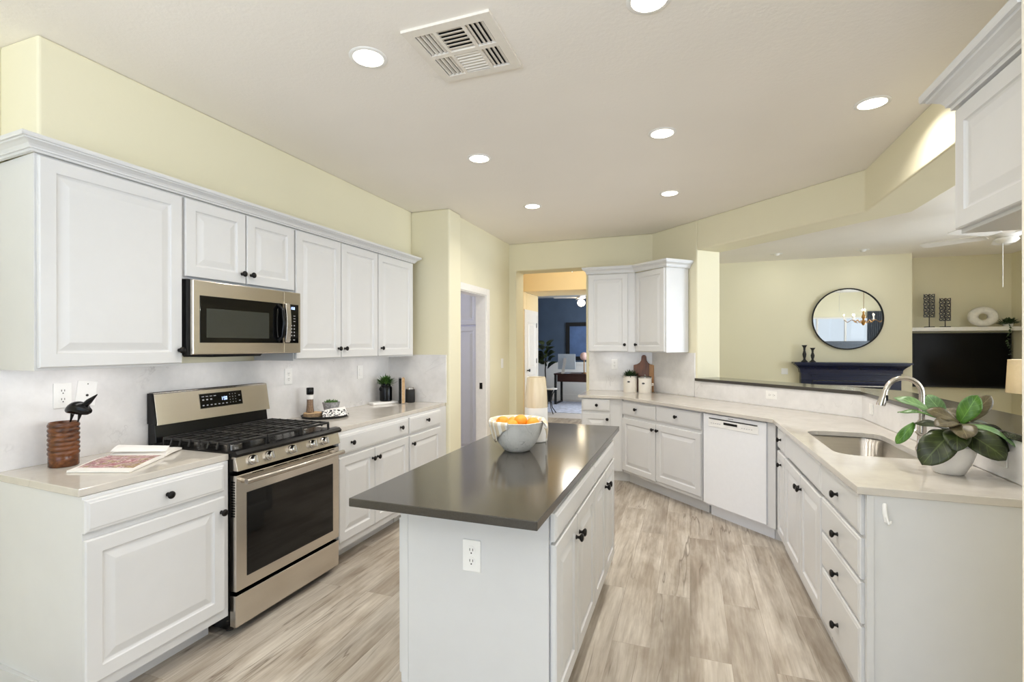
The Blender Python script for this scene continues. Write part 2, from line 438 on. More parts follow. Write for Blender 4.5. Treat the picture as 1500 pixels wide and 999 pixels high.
    def build(s, name, mat, parent=None, smooth=0, bevel=0.0, seg=2, solid=0.0, sub=0):
        bmesh.ops.recalc_face_normals(s.bm, faces=s.bm.faces[:])
        me = bpy.data.meshes.new(name)
        if parent is not None:
            r = parent
            while r.parent is not None: r = r.parent
            off = r.location.copy()
        else:
            xs = [v.co for v in s.bm.verts]
            off = Vector(((min(c.x for c in xs) + max(c.x for c in xs)) / 2, (min(c.y for c in xs) + max(c.y for c in xs)) / 2, min(c.z for c in xs)))
        bmesh.ops.translate(s.bm, verts=s.bm.verts[:], vec=-off)
        s.bm.to_mesh(me); s.bm.free()
        me.materials.append(M[mat] if isinstance(mat, str) else mat)
        o = bpy.data.objects.new(name, me); COL.objects.link(o)
        if parent is None: o.location = off
        else: o.parent = parent
        if smooth:
            for p in me.polygons: p.use_smooth = True
            if smooth < 180: me.set_sharp_from_angle(angle=math.radians(smooth))
        if solid:
            mo = o.modifiers.new('solid', 'SOLIDIFY'); mo.thickness = solid; mo.offset = 0
        if bevel:
            mo = o.modifiers.new('bevel', 'BEVEL'); mo.width = bevel; mo.segments = seg; mo.limit_method = 'ANGLE'; mo.angle_limit = math.radians(40)
        if sub:
            mo = o.modifiers.new('sub', 'SUBSURF'); mo.levels = sub; mo.render_levels = sub
        return o

class Fr:
    """local frame: u along the front, n out of the front, z up"""
    def __init__(s, O, U, N):
        s.O = Vector((O[0], O[1], 0)); s.U = Vector((U[0], U[1], 0)).normalized(); s.N = Vector((N[0], N[1], 0)).normalized()
    def p(s, u, n, z): return s.O + s.U * u + s.N * n + Vector((0, 0, z))
    def mat(s, u=0, n=0, z=0):          # local x=u, y=n, z=z
        return Matrix(((s.U.x, s.N.x, 0, 0), (s.U.y, s.N.y, 0, 0), (0, 0, 1, 0), (0, 0, 0, 1))).__class__.Translation(s.p(u, n, z)) @ Matrix(((s.U.x, s.N.x, 0, 0), (s.U.y, s.N.y, 0, 0), (0, 0, 1, 0), (0, 0, 0, 1)))
    def out(s, u, n, z):                # local z = outward normal, x = u, y = up
        return Matrix.Translation(s.p(u, n, z)) @ Matrix(((s.U.x, 0, s.N.x, 0), (s.U.y, 0, s.N.y, 0), (0, 1, 0, 0), (0, 0, 0, 1)))
    def box(s, mb, u0, u1, n0, n1, z0, z1): return mb.box(u0, u1, n0, n1, z0, z1, s.mat())

def tag(o, label, cat, group=None):
    o['label'] = label; o['category'] = cat
    if group: o['group'] = group
    return o
def thing(name, label, cat, loc, group=None):
    o = bpy.data.objects.new(name, None); COL.objects.link(o); o.location = loc
    o.empty_display_size = 0.1
    return tag(o, label, cat, group)
def struct(name, mb, mat, parent=None, **k):
    o = mb.build(name, mat, parent, **k)
    if parent is None: o['kind'] = 'structure'
    return o
XZ = Matrix(((1, 0, 0, 0), (0, 0, 1, 0), (0, 1, 0, 0), (0, 0, 0, 1)))   # local (x,z,y) -> world
YZ = Matrix(((0, 0, 1, 0), (1, 0, 0, 0), (0, 1, 0, 0), (0, 0, 0, 1)))   # local (y,z,x) -> world
H = 2.743
R2 = 1 / math.sqrt(2)

# ------------------------------------------------------------------ room shell
struct('floor', MB().box(-4.7, 6.5, -2.8, 9.56, -0.06, 0), 'floor')
struct('floor_office', MB().box(-4.7, 0.6, 9.56, 13.2, -0.06, 0.001), 'carpet')
struct('floor_outside', MB().box(-4, 12, -9, -2.8, -0.12, -0.05), 'patio')
struct('ceiling', MB().prism([(-2.94, -2.75), (6.45, -2.75), (6.45, 9.1), (-0.5, 9.1), (-0.5, 6.2), (-2.94, 6.2)], H, 2.86), 'ceiling')
struct('ceiling_foyer', MB().box(-4.3, -0.5, 6.2, 8.63, 3.1, 3.2), 'ceiling')
struct('ceiling_office', MB().box(-4.7, 0.6, 9.55, 13.2, H, 2.86), 'ceiling')
struct('wall_left', MB().box(-2.94, -2.79, -2.75, 4.149, 0, H), 'wall')
struct('wall_soffit', MB().box(-2.79, -2.525, 1.245, 4.149, 2.262, H), 'wall', bevel=0.012, seg=3)
struct('wall_column', MB().box(-2.94, -2.118, 4.149, 4.40, 0, H), 'wall', bevel=0.018, seg=3)
struct('wall_recess', MB().box(-2.275, -2.165, 4.40, 5.13, 2.02, H).box(-2.275, -2.165, 5.13, 5.90, 0, H), 'wall')
struct('wall_back', MB().prism([(-2.275, 0), (-2.07, 0), (-2.07, 2.395), (-1.175, 2.395), (-1.175, 0), (-.36, 0), (-.36, H), (-2.275, H)], 5.90, 6.20, XZ), 'wall', bevel=0.015, seg=3)
struct('wall_angled', MB().prism([(-0.42, 5.92), (0.075, 5.425), (0.308, 5.658), (-0.233, 6.19), (-0.42, 6.19)], 0, H), 'wall', bevel=0.015, seg=3)
struct('wall_header', MB().prism([(0.075, 5.425), (1.217, 4.283), (1.217, 1.625), (1.55, 1.625), (1.55, 4.417), (0.308, 5.658)], 2.432, H), 'wall', bevel=0.012, seg=3)
struct('wall_pony', MB().prism([(0.075, 5.425), (1.217, 4.283), (1.205, 1.625), (1.46, 1.625), (1.46, 4.37), (0.27, 5.60)], 0, 1.085), 'wall')
struct('wall_right', MB().box(0.80, 2.4, 1.45, 1.625, 0, H), 'wall_pale')
struct('wall_right_return', MB().box(1.27, 1.55, 1.625, 2.08, 1.115, 2.432), 'wall_pale')
struct('wall_family_back', MB().box(-0.5, 2.96, 8.45, 9.1, 0, H).box(2.96, 4.4, 8.95, 9.1, 0, H), 'wall')
struct('wall_family_left', MB().box(-0.5, -0.38, 6.2, 8.45, 0, 3.1), 'wall')
struct('wall_family_right', MB().box(4.29, 4.44, 6.5, 8.95, 0, H).box(4.44, 6.3, 6.5, 6.62, 0, H), 'wall')
def pierced(x0, x1, y0, y1, axis, holes):
    """wall slab along axis with rectangular window holes [(a0,a1,z0,z1)]"""
    mb = MB(); a0, a1 = (x0, x1) if axis == 'x' else (y0, y1)
    def bx(p, q, z0, z1):
        if q - p > 1e-4 and z1 - z0 > 1e-4:
            mb.box(p, q, y0, y1, z0, z1) if axis == 'x' else mb.box(x0, x1, p, q, z0, z1)
    cur = a0
    for p, q, z0, z1 in holes:
        bx(cur, p, 0, H); bx(p, q, 0, z0); bx(p, q, z1, H); cur = q
    bx(cur, a1, 0, H); return mb
struct('wall_south', pierced(-2.94, 6.45, -2.75, -2.6, 'x', [(-2.2, 1.0, 0.15, 2.3), (3.3, 5.8, 0.1, 1.92)]), 'wall')
struct('wall_east', pierced(6.3, 6.45, -2.6, 6.62, 'y', [(-1.6, 1.6, 0.3, 2.25), (3.4, 5.8, 0.6, 2.3)]), 'wall')
def window(name, axis, a0, a1, z0, z1, w0, w1, nmul):
    mb = MB(); t = 0.05
    def bx(p, q, r, s, d0=w0, d1=w1):
        mb.box(p, q, d0, d1, r, s) if axis == 'x' else mb.box(d0, d1, p, q, r, s)
    bx(a0, a0 + t, z0, z1); bx(a1 - t, a1, z0, z1); bx(a0 + t, a1 - t, z0, z0 + t); bx(a0 + t, a1 - t, z1 - t, z1)
    for k in range(1, nmul):
        c = a0 + (a1 - a0) * k / nmul; bx(c - t / 2, c + t / 2, z0 + t, z1 - t)
    o = struct(name, mb, 'trimwhite'); wm = (w0 + w1) / 2
    p = MB(); p.box(a0 + t, a1 - t, wm - .003, wm + .003, z0 + t, z1 - t) if axis == 'x' else p.box(wm - .003, wm + .003, a0 + t, a1 - t, z0 + t, z1 - t)
    p.build('window_pane', 'pane', o)
pm = Mt('window_glass', (255, 255, 255), 0.0)
tr = pm.n('ShaderNodeBsdfTransparent'); gl = pm.n('ShaderNodeBsdfGlossy'); gl.inputs['Roughness'].default_value = 0.0
fz = pm.n('ShaderNodeFresnel'); fz.inputs[0].default_value = 1.2
mxs = pm.n('ShaderNodeMixShader'); pm.l(fz.outputs[0], mxs.inputs[0]); pm.l(tr.outputs[0], mxs.inputs[1]); pm.l(gl.outputs[0], mxs.inputs[2])
pm.l(mxs.outputs[0], pm.nt.nodes['Material Output'].inputs[0]); M['pane'] = pm.m
window('window_1', 'x', -2.2, 1.0, 0.15, 2.3, -2.72, -2.64, 4)
window('window_2', 'x', 3.3, 5.8, 0.1, 1.92, -2.72, -2.64, 3)
window('window_3', 'y', 3.4, 5.8, 0.6, 2.3, 6.34, 6.42, 2)
window('added_window_4', 'y', -1.6, 1.6, 0.3, 2.25, 6.34, 6.42, 3)  # unseen window, added as an opening for the dining fill
# foyer, vestibule, office, laundry
struct('wall_foyer_back', MB().box(-4.3, -2.88, 8.63, 8.8, 0, 3.1).box(-2.88, -1.1, 8.63, 9.55, 2.44, 3.1).box(-1.1, -0.5, 8.63, 9.55, 0, 3.1), 'hall', bevel=0.01)
struct('wall_foyer_left', MB().box(-4.3, -4.2, 6.2, 8.63, 0, 3.1), 'hall')
struct('wall_foyer_front', MB().box(-4.3, -2.275, 6.1, 6.2, 0, 3.1).box(-2.275, -0.5, 6.2, 6.22, H, 3.1), 'hall')
struct('wall_vestibule', MB().box(-2.98, -2.88, 8.8, 9.55, 0, 2.44), 'hall')
struct('wall_office_back', MB().box(-4.7, 0.6, 13.0, 13.15, 0, H), 'navy')
struct('wall_office_left', MB().box(-4.7, -4.6, 9.55, 13.0, 0, H).box(-4.6, -2.98, 9.45, 9.55, 0, H), 'navy')
struct('wall_office_right', MB().box(0.5, 0.6, 9.55, 13.0, 0, H).box(-0.5, 0.5, 9.45, 9.55, 0, H), 'navy')
struct('trim_1', MB().box(-4.6, 0.5, 12.985, 13.0, 0.0, 0.93).box(-4.6, 0.5, 12.965, 13.0, 0.93, 1.0).box(-4.6, 0.5, 12.97, 13.0, 0, 0.13), 'trimwhite')
d1 = struct('door_1', MB().box(-2.88, -2.865, 8.72, 9.40, 0.01, 2.04), 'trimwhite')
dfr = Fr((-2.865, 8.72), (0, 1), (1, 0))
for z0, z1 in ((0.2, 0.9), (1.0, 1.9)):
    MB().rings(dfr, 0.1, 0.58, z0, z1, [(0, 0), (0, .006), (.02, .006), (.03, .002), (.05, .002), (.07, .008)]).build('door_panel', 'trimwhite', d1)
MB().box(-2.88, -2.86, 8.64, 8.72, 0, 2.12).box(-2.88, -2.86, 9.40, 9.48, 0, 2.12).box(-2.88, -2.86, 8.72, 9.40, 2.04, 2.12).build('door_casing', 'trimwhite', d1)
MB().lathe([(0.012, 0), (0.012, .03), (0.026, .04), (0.028, .055), (0.0, .065)], 12, dfr.out(0.07, 0.0, 0.98)).build('door_knob', 'knob', d1, smooth=40)
for z in (0.3, 1.1, 1.8): MB().box(-2.866, -2.858, 9.37, 9.40, z, z + .09).build('door_hinge', 'knob', d1)
struct('wall_laundry', MB().box(-4.05, -3.95, 4.40, 6.1, 0, H).box(-3.95, -2.275, 6.0, 6.1, 0, H).box(-3.95, -2.94, 4.30, 4.40, 0, H).box(-3.95, -2.275, 4.40, 6.0, 2.6, 2.7), 'lavender')
# laundry doorway casing and jamb, with strike plate
d2 = struct('door_2', MB().box(-2.28, -2.16, 5.115, 5.13, 0, 2.02).box(-2.28, -2.16, 4.41, 5.115, 2.005, 2.02), 'trimwhite')
MB().box(-2.165, -2.148, 5.125, 5.215, 0, 2.09).box(-2.165, -2.148, 4.41, 5.125, 2.015, 2.09).build('door_casing', 'trimwhite', d2, bevel=0.005)
MB().box(-2.235, -2.20, 5.112, 5.115, 0.96, 1.03).build('strike_plate', 'knob', d2)
# baseboards that show
struct('baseboard_recess', MB().box(-2.165, -2.15, 5.215, 5.9, 0, 0.1), 'trimwhite')

# ------------------------------------------------------------------ cabinets
DOORP = [(0, 0), (0, .014), (.004, .019), (.056, .019), (.060, .013), (.066, .010), (.070, .010), (.100, .0175), (.103, .018)]
SLABP = [(0, 0), (0, .012), (.005, .016), (.012, .017), (.016, .019)]
def small_prof(w, h):
    f = min(1.0, min(w, h) / 0.30)
    return [(i * f if i > .01 else i, n) for i, n in DOORP]
KNOBP = [(.0085, 0), (.0085, .002), (.0055, .005), (.0055, .012), (.0125, .017), (.0155, .021), (.0150, .025), (.010, .0285), (0, .0295)]
def knob(fr, u, n, z, parent, s=1.08):
    MB().lathe([(r * s, h * s) for r, h in KNOBP], 14, fr.out(u, n, z)).build('knob', 'knob', parent, smooth=50)
def front(fr, kind, u0, u1, z0, z1, knobs, parent, n0=0.0005):
    f2 = Fr(fr.O + fr.N * n0, fr.U, fr.N)
    prof = small_prof(u1 - u0, z1 - z0) if kind == 'door' else SLABP
    nm = {'door': 'door', 'drawer': 'drawer', 'false': 'false_drawer_front'}[kind]
    d = MB().rings(f2, u0, u1, z0, z1, prof).build(nm, 'white', parent)
    for u, z in knobs: knob(fr, u, n0 + .019, z, d)
    return d
def cabinet(name, label, cat, fr, u0, u1, z0, z1, depth, fronts, toe=None, toez=0.115, group=None, poly=None, bodymat='white'):
    c = fr.p((u0 + u1) / 2, -depth / 2, z0 if toe is None else 0)
    t = thing(name, label, cat, c, group)
    if poly: MB().prism(poly, z0, z1).build('body', bodymat, t, bevel=0.0015)
    else: fr.box(MB(), u0, u1, -depth, 0, z0, z1).build('body', bodymat, t, bevel=0.0015)
    if toe is not None: fr.box(MB(), u0 + .004, u1 - .004, -depth + .02, -toe, 0, toez - .0005).build('toe_kick', 'white', t)
    for f in fronts: front(fr, f[0], f[1], f[2], f[3], f[4], f[5] if len(f) > 5 else [], t)
    return t

# left run, lower: u = y, n = +x ; face frame at x=-2.155 (door skins at -2.135)
LF = Fr((-2.155, 0), (0, 1), (1, 0))
cabinet('base_cabinet', 'white base cabinet left of the range, one drawer over one wide door', 'cabinet', LF, 1.195, 1.818, 0.115, 0.884, 0.615,
        [('drawer', 1.195, 1.786, .745, .872, [(1.505, .808)]), ('door', 1.195, 1.786, .165, .718, [(1.765, .647)])], toe=.13,
        poly=[(-2.155, 1.195), (-2.155, 1.818), (-2.77, 1.818), (-2.77, 1.222)])
cabinet('base_cabinet', 'white base cabinet right of the range with wide two-knob drawer over two doors', 'cabinet', LF, 2.612, 3.468, 0.115, 0.884, 0.615,
        [('drawer', 2.618, 3.460, .738, .866, [(2.742, .805), (3.34, .81)]), ('door', 2.618, 3.003, .168, .720, [(2.975, .648)]), ('door', 3.008, 3.460, .168, .720, [(3.036, .648)])], toe=.13)
cabinet('base_cabinet', 'narrow white base cabinet with one drawer and one door beside the wall column', 'cabinet', LF, 3.4695, 4.146, 0.115, 0.884, 0.615,
        [('drawer', 3.481, 4.008, .735, .866, [(3.75, .812)]), ('door', 3.481, 4.008, .168, .714, [(3.515, .650)])], toe=.13)
tag(MB().prism([(-2.159, 1.185), (-2.159, 1.826), (-2.774, 1.826), (-2.774, 1.217)], .885, .915).build('countertop', 'quartz', bevel=.003),
    'short pale quartz countertop left of the range under the open magazine', 'countertop')
tag(MB().box(-2.774, -2.159, 2.608, 4.133, .885, .915).build('countertop', 'quartz', bevel=.003),
    'pale quartz countertop between the range and the wall column', 'countertop')
tag(MB().box(-2.789, -2.775, 1.215, 4.134, .915, 1.352).box(-2.789, -2.150, 4.134, 4.148, .915, 1.365).build('backsplash', 'splash'),
    'pale veined quartz backsplash behind the range and left counters', 'backsplash')

# left run, upper: face frame at x=-2.45
LU = Fr((-2.45, 0), (0, 1), (1, 0))
cabinet('wall_cabinet', 'large single-door white wall cabinet left of the microwave', 'cabinet', LU, 1.195, 1.797, 1.354, 2.225, 0.339,
        [('door', 1.203, 1.790, 1.366, 2.216, [(1.772, 1.432)])],
        poly=[(-2.45, 1.195), (-2.45, 1.797), (-2.789, 1.797), (-2.789, 1.225)])
cabinet('wall_cabinet', 'short two-door white wall cabinet above the microwave', 'cabinet', LU, 1.798, 2.554, 1.800, 2.225, 0.339,
        [('door', 1.806, 2.172, 1.812, 2.216, [(2.145, 1.868)]), ('door', 2.180, 2.547, 1.812, 2.216, [(2.207, 1.868)])])
cabinet('wall_cabinet', 'tall two-door white wall cabinet right of the microwave', 'cabinet', LU, 2.555, 3.469, 1.354, 2.225, 0.339,
        [('door', 2.562, 3.005, 1.366, 2.216, [(2.975, 1.432)]), ('door', 3.013, 3.464, 1.366, 2.216, [(3.045, 1.432)])])
cabinet('wall_cabinet', 'tall single-door white wall cabinet at the column end of the left wall', 'cabinet', LU, 3.470, 4.045, 1.354, 2.225, 0.339,
        [('door', 3.476, 4.012, 1.366, 2.216, [(3.51, 1.432)])])
CROWN = [(0, 0), (.014, 0), (.014, .012), (.021, .0125), (.022, .020), (.028, .030), (.040, .040), (.049, .0445), (.050, .051), (.058, .0515), (.060, .058), (.060, .072), (0, .072)]
def crown(path, z, label, s=1.0, hs=1.0):
    return tag(MB().sweep(path, [(o * s, z + h * hs) for o, h in CROWN]).build('crown_molding', 'white'), label, 'molding')
crown([(-2.7885, 1.215), (-2.449, 1.194), (-2.449, 4.046), (-2.53, 4.046)], 2.2255, 'long white stepped crown molding along the left wall cabinets', 1.0, .80)

# back corner, lower
BF = Fr((0, 5.29), (1, 0), (0, -1))
nb = cabinet('base_cabinet', 'narrow white base cabinet at the hallway opening, drawer over door', 'cabinet', BF, -1.105, -0.665, .115, .884, .59,
        [('drawer', -1.095, -.795, .748, .874, [(-.935, .812)]), ('door', -1.095, -.795, .165, .720, [(-.822, .665)])], toe=.07)
MB().box(-.6685, -.592, 5.36, 5.40, 0, .1145).build('toe_kick', 'white', nb)
AF = Fr((-.690, 5.318), (1, -1), (-1, -1))      # angled run; u from the left end, face frame at x+y = 4.628
def au(x, y): return ((x + .690) - (y - 5.318)) * R2
cabinet('base_cabinet', 'white base cabinet set at an angle beside the dishwasher, two drawers over two doors', 'cabinet', AF, 0.042, 1.122, .115, .884, .56,
        [('drawer', .046, .555, .725, .860, [(.275, .80)]), ('drawer', .563, 1.118, .725, .870, [(.835, .80)]),
         ('door', .046, .555, .140, .690, [(.528, .635)]), ('door', .563, 1.118, .150, .692, [(.592, .635)])], toe=.085)
# sink run
SK0 = Vector((.610, 3.985)); SK1 = Vector((.634, 2.232))
SF = Fr(SK0, SK1 - SK0, (-(SK0.y - SK1.y), -(SK1.x - SK0.x)))
SL = (SK1 - SK0).length
cabinet('base_cabinet', 'narrow white base cabinet between dishwasher and sink, drawer over door', 'cabinet', SF, 0.022, .296, .105, .884, .55,
        [('drawer', .026, .292, .722, .872, [(.165, .797)]), ('door', .026, .292, .110, .700, [(.17, .625)])], toe=.03)
cabinet('base_cabinet', 'white double-door base cabinet under the kitchen sink', 'cabinet', SF, .297, 1.186, .105, .70, .55,
        [('false', .302, 1.182, .722, .872), ('door', .302, .742, .110, .700, [(.715, .625)]), ('door', .748, 1.182, .110, .700, [(.775, .625)])], toe=.03)
cabinet('drawer_cabinet', 'white four-drawer base cabinet at the near end of the sink counter', 'cabinet', SF, 1.187, SL - .004, .105, .884, .55,
        [('drawer', 1.194, SL - .008, .722, .876, [(1.47, .797)]), ('drawer', 1.194, SL - .008, .550, .708, [(1.47, .622)]),
         ('drawer', 1.194, SL - .008, .378, .536, [(1.47, .447)]), ('drawer', 1.194, SL - .008, .112, .364, [(1.47, .222)])], toe=.03)
t = thing('end_panel', 'plain white end panel closing the near end of the sink counter', 'panel', (.92, 2.222, 0))
MB().box(.655, 1.19, 2.215, 2.230, 0, .884).build('panel', 'white', t)
MB().box(.632, .655, 2.210, 2.230, .1, .884).build('stile', 'white', t, bevel=.001)
# hook on the panel
t = thing('adhesive_hook', 'small white plastic hook stuck on the near end panel', 'hook', (.692, 2.2145, .777))
MB().tube([(.690, 2.2145, .853), (.688, 2.209, .848), (.688, 2.208, .82), (.694, 2.208, .79)], .008, 10).build('backplate', 'plastic', t, smooth=60)
MB().tube([(.690, 2.205, .835), (.693, 2.200, .80), (.696, 2.192, .785), (.700, 2.188, .793), (.700, 2.188, .80)], .004, 8).build('prong', 'plastic', t, smooth=60)

# countertop of the right side with sink cut-out
def rr(x0, x1, y0, y1, r, n=6):
    pts = []
    for cx, cy, a in ((x1 - r, y1 - r, 0), (x0 + r, y1 - r, 90), (x0 + r, y0 + r, 180), (x1 - r, y0 + r, 270)):
        for k in range(n + 1):
            b = math.radians(a + 90 * k / n); pts.append((cx + r * math.cos(b), cy + r * math.sin(b)))
    return pts
def slab_with_hole(outer, hole, z0, z1):
    mb = MB(); bm = mb.bm
    def loop(pts, z): return [bm.verts.new((p[0], p[1], z)) for p in pts]
    for z in (z0, z1):
        es = []
        for pts in (outer, hole):
            v = loop(pts, z)
            es += [bm.edges.new((v[i], v[(i + 1) % len(v)])) for i in range(len(v))]
        bmesh.ops.triangle_fill(bm, use_beauty=True, use_dissolve=False, edges=es)
    for pts in (outer, hole):
        a = loop(pts, z0); b = loop(pts, z1)
        for i in range(len(pts)): bm.faces.new((a[i], a[(i + 1) % len(pts)], b[(i + 1) % len(pts)], b[i]))
    bmesh.ops.remove_doubles(bm, verts=bm.verts[:], dist=1e-5)
    return mb
HOLE = rr(.685, 1.075, 2.82, 3.56, .10)
outer = [(-1.135, 5.255), (-.685, 5.255), (.568, 4.002), (.600, 2.205), (1.189, 2.205), (1.189, 4.262), (.052, 5.412), (-.405, 5.869), (-.405, 5.885), (-1.135, 5.885)]
tag(slab_with_hole(outer, HOLE, .885, .915).build('countertop', 'quartz', bevel=.003),
    'long angled pale quartz countertop with the undermount sink', 'countertop')
tag(MB().box(-1.135, -.40, 5.886, 5.899, .916, 1.37).prism([(-.405, 5.886), (.047, 5.434), (.060, 5.4385), (-.396, 5.8945)], .916, 1.37)
    .prism([(.052, 5.4155), (1.190, 4.2645), (1.190, 1.64), (1.203, 1.64), (1.203, 4.270), (.064, 5.422)], .916, 1.083).build('backsplash', 'splash'),
    'pale quartz backsplash of the back corner and below the raised bar', 'backsplash')
tag(MB().prism([(.050, 5.392), (1.178, 4.262), (1.172, 1.632), (1.50, 1.632), (1.50, 4.40), (.292, 5.632)], 1.0855, 1.112).build('bar_ledge', 'darkstone', bevel=.003),
    'dark stone raised bar ledge on the half wall of the pass-through', 'bar ledge')
t = thing('kitchen_sink', 'stainless steel undermount sink in the right-hand countertop', 'sink', (.88, 3.18, .70))
mb = MB(); ring = []
for r_, z in ((-.012, .8845), (-.012, .88), (.004, .86), (.01, .74), (.03, .715), (.08, .71)):
    pts = rr(.685 + r_, 1.075 - r_, 2.82 + r_, 3.56 - r_, max(.02, .10 - r_ * .5)); ring.append(mb._v([(p[0], p[1], z) for p in pts]))
for A, B in zip(ring, ring[1:]):
    for k in range(len(A)): mb._f([A[k], A[(k + 1) % len(A)], B[(k + 1) % len(A)], B[k]])
mb._f(ring[-1])
mb.build('basin', 'sinksteel', t, smooth=50, solid=.002)
MB().lathe([(.0, .0), (.042, .0), (.045, .004), (.03, .006), (.0, .004)], 20, None, (.88, 3.18, .7115)).build('drain', 'nickel', t, smooth=40)
# faucet
t = thing('kitchen_faucet', 'tall arched brushed nickel pull-down faucet behind the sink', 'faucet', (1.115, 3.05, .916))
FX, FY = 1.108, 3.05
MB().lathe([(.027, .916), (.027, .93), (.021, .945), (.019, .99), (.019, 1.06), (.016, 1.07)], 18, None, (FX, FY, 0)).build('base', 'nickel', t, smooth=40)
arc = [(FX, FY, 1.065), (FX, FY, 1.19)] + [(FX - .078 + .078 * math.cos(a), FY - .01 * a / PI, 1.205 + .078 * math.sin(a)) for a in [PI * k / 12 for k in range(0, 12)]]
arc.append((FX - .160, FY - .012, 1.198))
MB().tube(arc, .0125, 14).build('spout', 'nickel', t, smooth=60)
MB().tube([(FX - .158, FY - .012, 1.222), (FX - .164, FY - .012, 1.19), (FX - .176, FY - .013, 1.15), (FX - .178, FY - .013, 1.14)], [.014, .016, .020, .0195], 16).build('spray_head', 'nickel', t, smooth=50)
MB().box(FX - .160, FX - .150, FY - .03, FY - .022, 1.165, 1.195).build('spray_button', 'black', t, bevel=.003)
MB().tube([(FX - .01, FY - .02, 1.0), (FX - .03, FY - .045, 1.005), (FX - .055, FY - .07, 1.03)], [.008, .007, .005], 10).build('handle', 'nickel', t, smooth=60)

# dishwasher
DW = Fr((.112, 4.4975), (1, -1), (-1, -1))
t = thing('dishwasher', 'white built-in dishwasher in the angled counter run', 'dishwasher', DW.p(.3, -.28, 0))
DW.box(MB(), .006, .602, -.55, -.02, .10, .876).build('body', 'dish', t)
dd = DW.box(MB(), .004, .602, -.019, .006, .118, .874).build('door', 'dish', t, bevel=.004)
DW.box(MB(), .07, .53, .0065, .012, .838, .846).build('handle_recess', 'slot', dd)
DW.box(MB(), .06, .54, .0065, .010, .775, .836).build('control_strip', 'plastic', dd, bevel=.002)
DW.box(MB(), .22, .35, .0105, .013, .806, .824).build('display', 'black', dd)
mb = MB()
for k in range(5): DW.box(mb, .09 + k * .022, .10 + k * .022, .0105, .0115, .802, .806); DW.box(mb, .39 + k * .022, .40 + k * .022, .0105, .0115, .802, .806)
DW.box(mb, .26, .31, .0065, .0075, .855, .862)
mb.build('button_markings', 'mark', dd)
DW.box(MB(), .004, .604, -.50, -.085, 0, .098).build('toe_kick', 'dish', t)
t2 = thing('filler_panel', 'narrow white filler strip right of the dishwasher', 'panel', DW.p(.645, -.04, .1))
DW.box(MB(), .606, .672, -.05, -.005, .105, .884).build('panel', 'white', t2)
DW.box(MB(), .606, .72, -.10, -.088, 0, .104).build('toe_kick', 'white', t2)

# back corner, upper
BU = Fr((0, 5.58), (1, 0), (0, -1))
cabinet('wall_cabinet', 'white wall cabinet beside the hallway opening above the canisters', 'cabinet', BU, -1.088, -.577, 1.375, 2.255, .318,
        [('door', -1.080, -.642, 1.385, 2.250, [(-.675, 1.458)])],
        poly=[(-1.088, 5.58), (-.570, 5.58), (-.402, 5.748), (-.402, 5.898), (-1.088, 5.898)])
AU = Fr((-.569, 5.624), (1, -1), (-1, -1))
cabinet('wall_cabinet', 'angled white wall cabinet above the wooden cutting board', 'cabinet', AU, .004, .492, 1.375, 2.255, .30,
        [('door', .012, .478, 1.385, 2.250, [(.05, 1.458)])])
crown([(-1.089, 5.897), (-1.089, 5.579), (-.5685, 5.579), (-.219, 5.2745), (.000, 5.494)][::-1][::-1], 2.256, 'short white crown molding on the back corner cabinets', 1.0, 1.05)

# over-fridge cabinet on the right
RF = Fr((.88, 2.115), (0, -1), (-1, 0))
cabinet('wall_cabinet', 'white wall cabinet high up beside the right edge of the kitchen', 'cabinet', RF, 0.0, .487, 1.835, 2.268, .385,
        [('door', .004, .48, 1.848, 2.258)])
crown([(1.24, 2.116), (.879, 2.116), (.879, 1.63)], 2.2685, 'white stepped crown molding on the high right cabinet', 1.45, 1.25)

# island
IF = Fr((-.457, 0), (0, 1), (1, 0))
t = thing('kitchen_island', 'white kitchen island with dark stone top in the room centre', 'island', (-.78, 2.4, 0))
MB().box(-1.062, -.458, 1.675, 3.085, .14, .884).build('body', 'white', t, bevel=.001)
MB().box(-1.000, -.495, 1.675, 3.06, 0, .139).build('toe_kick', 'white', t)
MB().box(-1.028, -.464, 1.660, 1.6745, .0, .884).build('end_panel', 'white', t)
MB().box(-1.062, -1.030, 1.662, 1.6745, .14, .884).build('stile', 'white', t, bevel=.001)
for k, f in enumerate([('false', 1.665, 2.405, .765, .865), ('false', 2.412, 3.075, .765, .865), ('door', 1.665, 2.012, .165, .755, [(1.985, .668)]), ('door', 2.018, 2.405, .165, .755, [(2.046, .668)]),
          ('door', 2.412, 2.745, .165, .755, [(2.716, .675)]), ('door', 2.751, 3.075, .165, .755, [(2.781, .675)])]):
    front(IF, f[0], f[1], f[2], f[3], f[4], f[5] if len(f) > 5 else [], t)
IL = Fr((-1.062, 3.085), (0, -1), (-1, 0))
for u0, u1 in ((.01, .465), (.472, .93), (.937, 1.408)):
    front(IL, 'door', u0, u1, .165, .775, [], t)
    front(IL, 'drawer', u0, u1, .785, .872, [], t)
MB().box(-1.1337, -.4377, 1.4394, 3.3117, .885, .915).build('countertop', 'darkstone', t, bevel=.0025)

# tall laundry cabinet through the side door
LC = Fr((0, 5.62), (1, 0), (0, -1))
cabinet('tall_cabinet', 'tall pale panelled cabinet seen through the side doorway', 'cabinet', LC, -3.30, -2.30, .1, 2.45, .36,
        [('door', -3.29, -2.90, .12, 1.69), ('door', -3.29, -2.90, 1.71, 2.43), ('door', -2.89, -2.475, .12, 1.69), ('door', -2.89, -2.475, 1.71, 2.43)], toe=.05, bodymat='lavender')

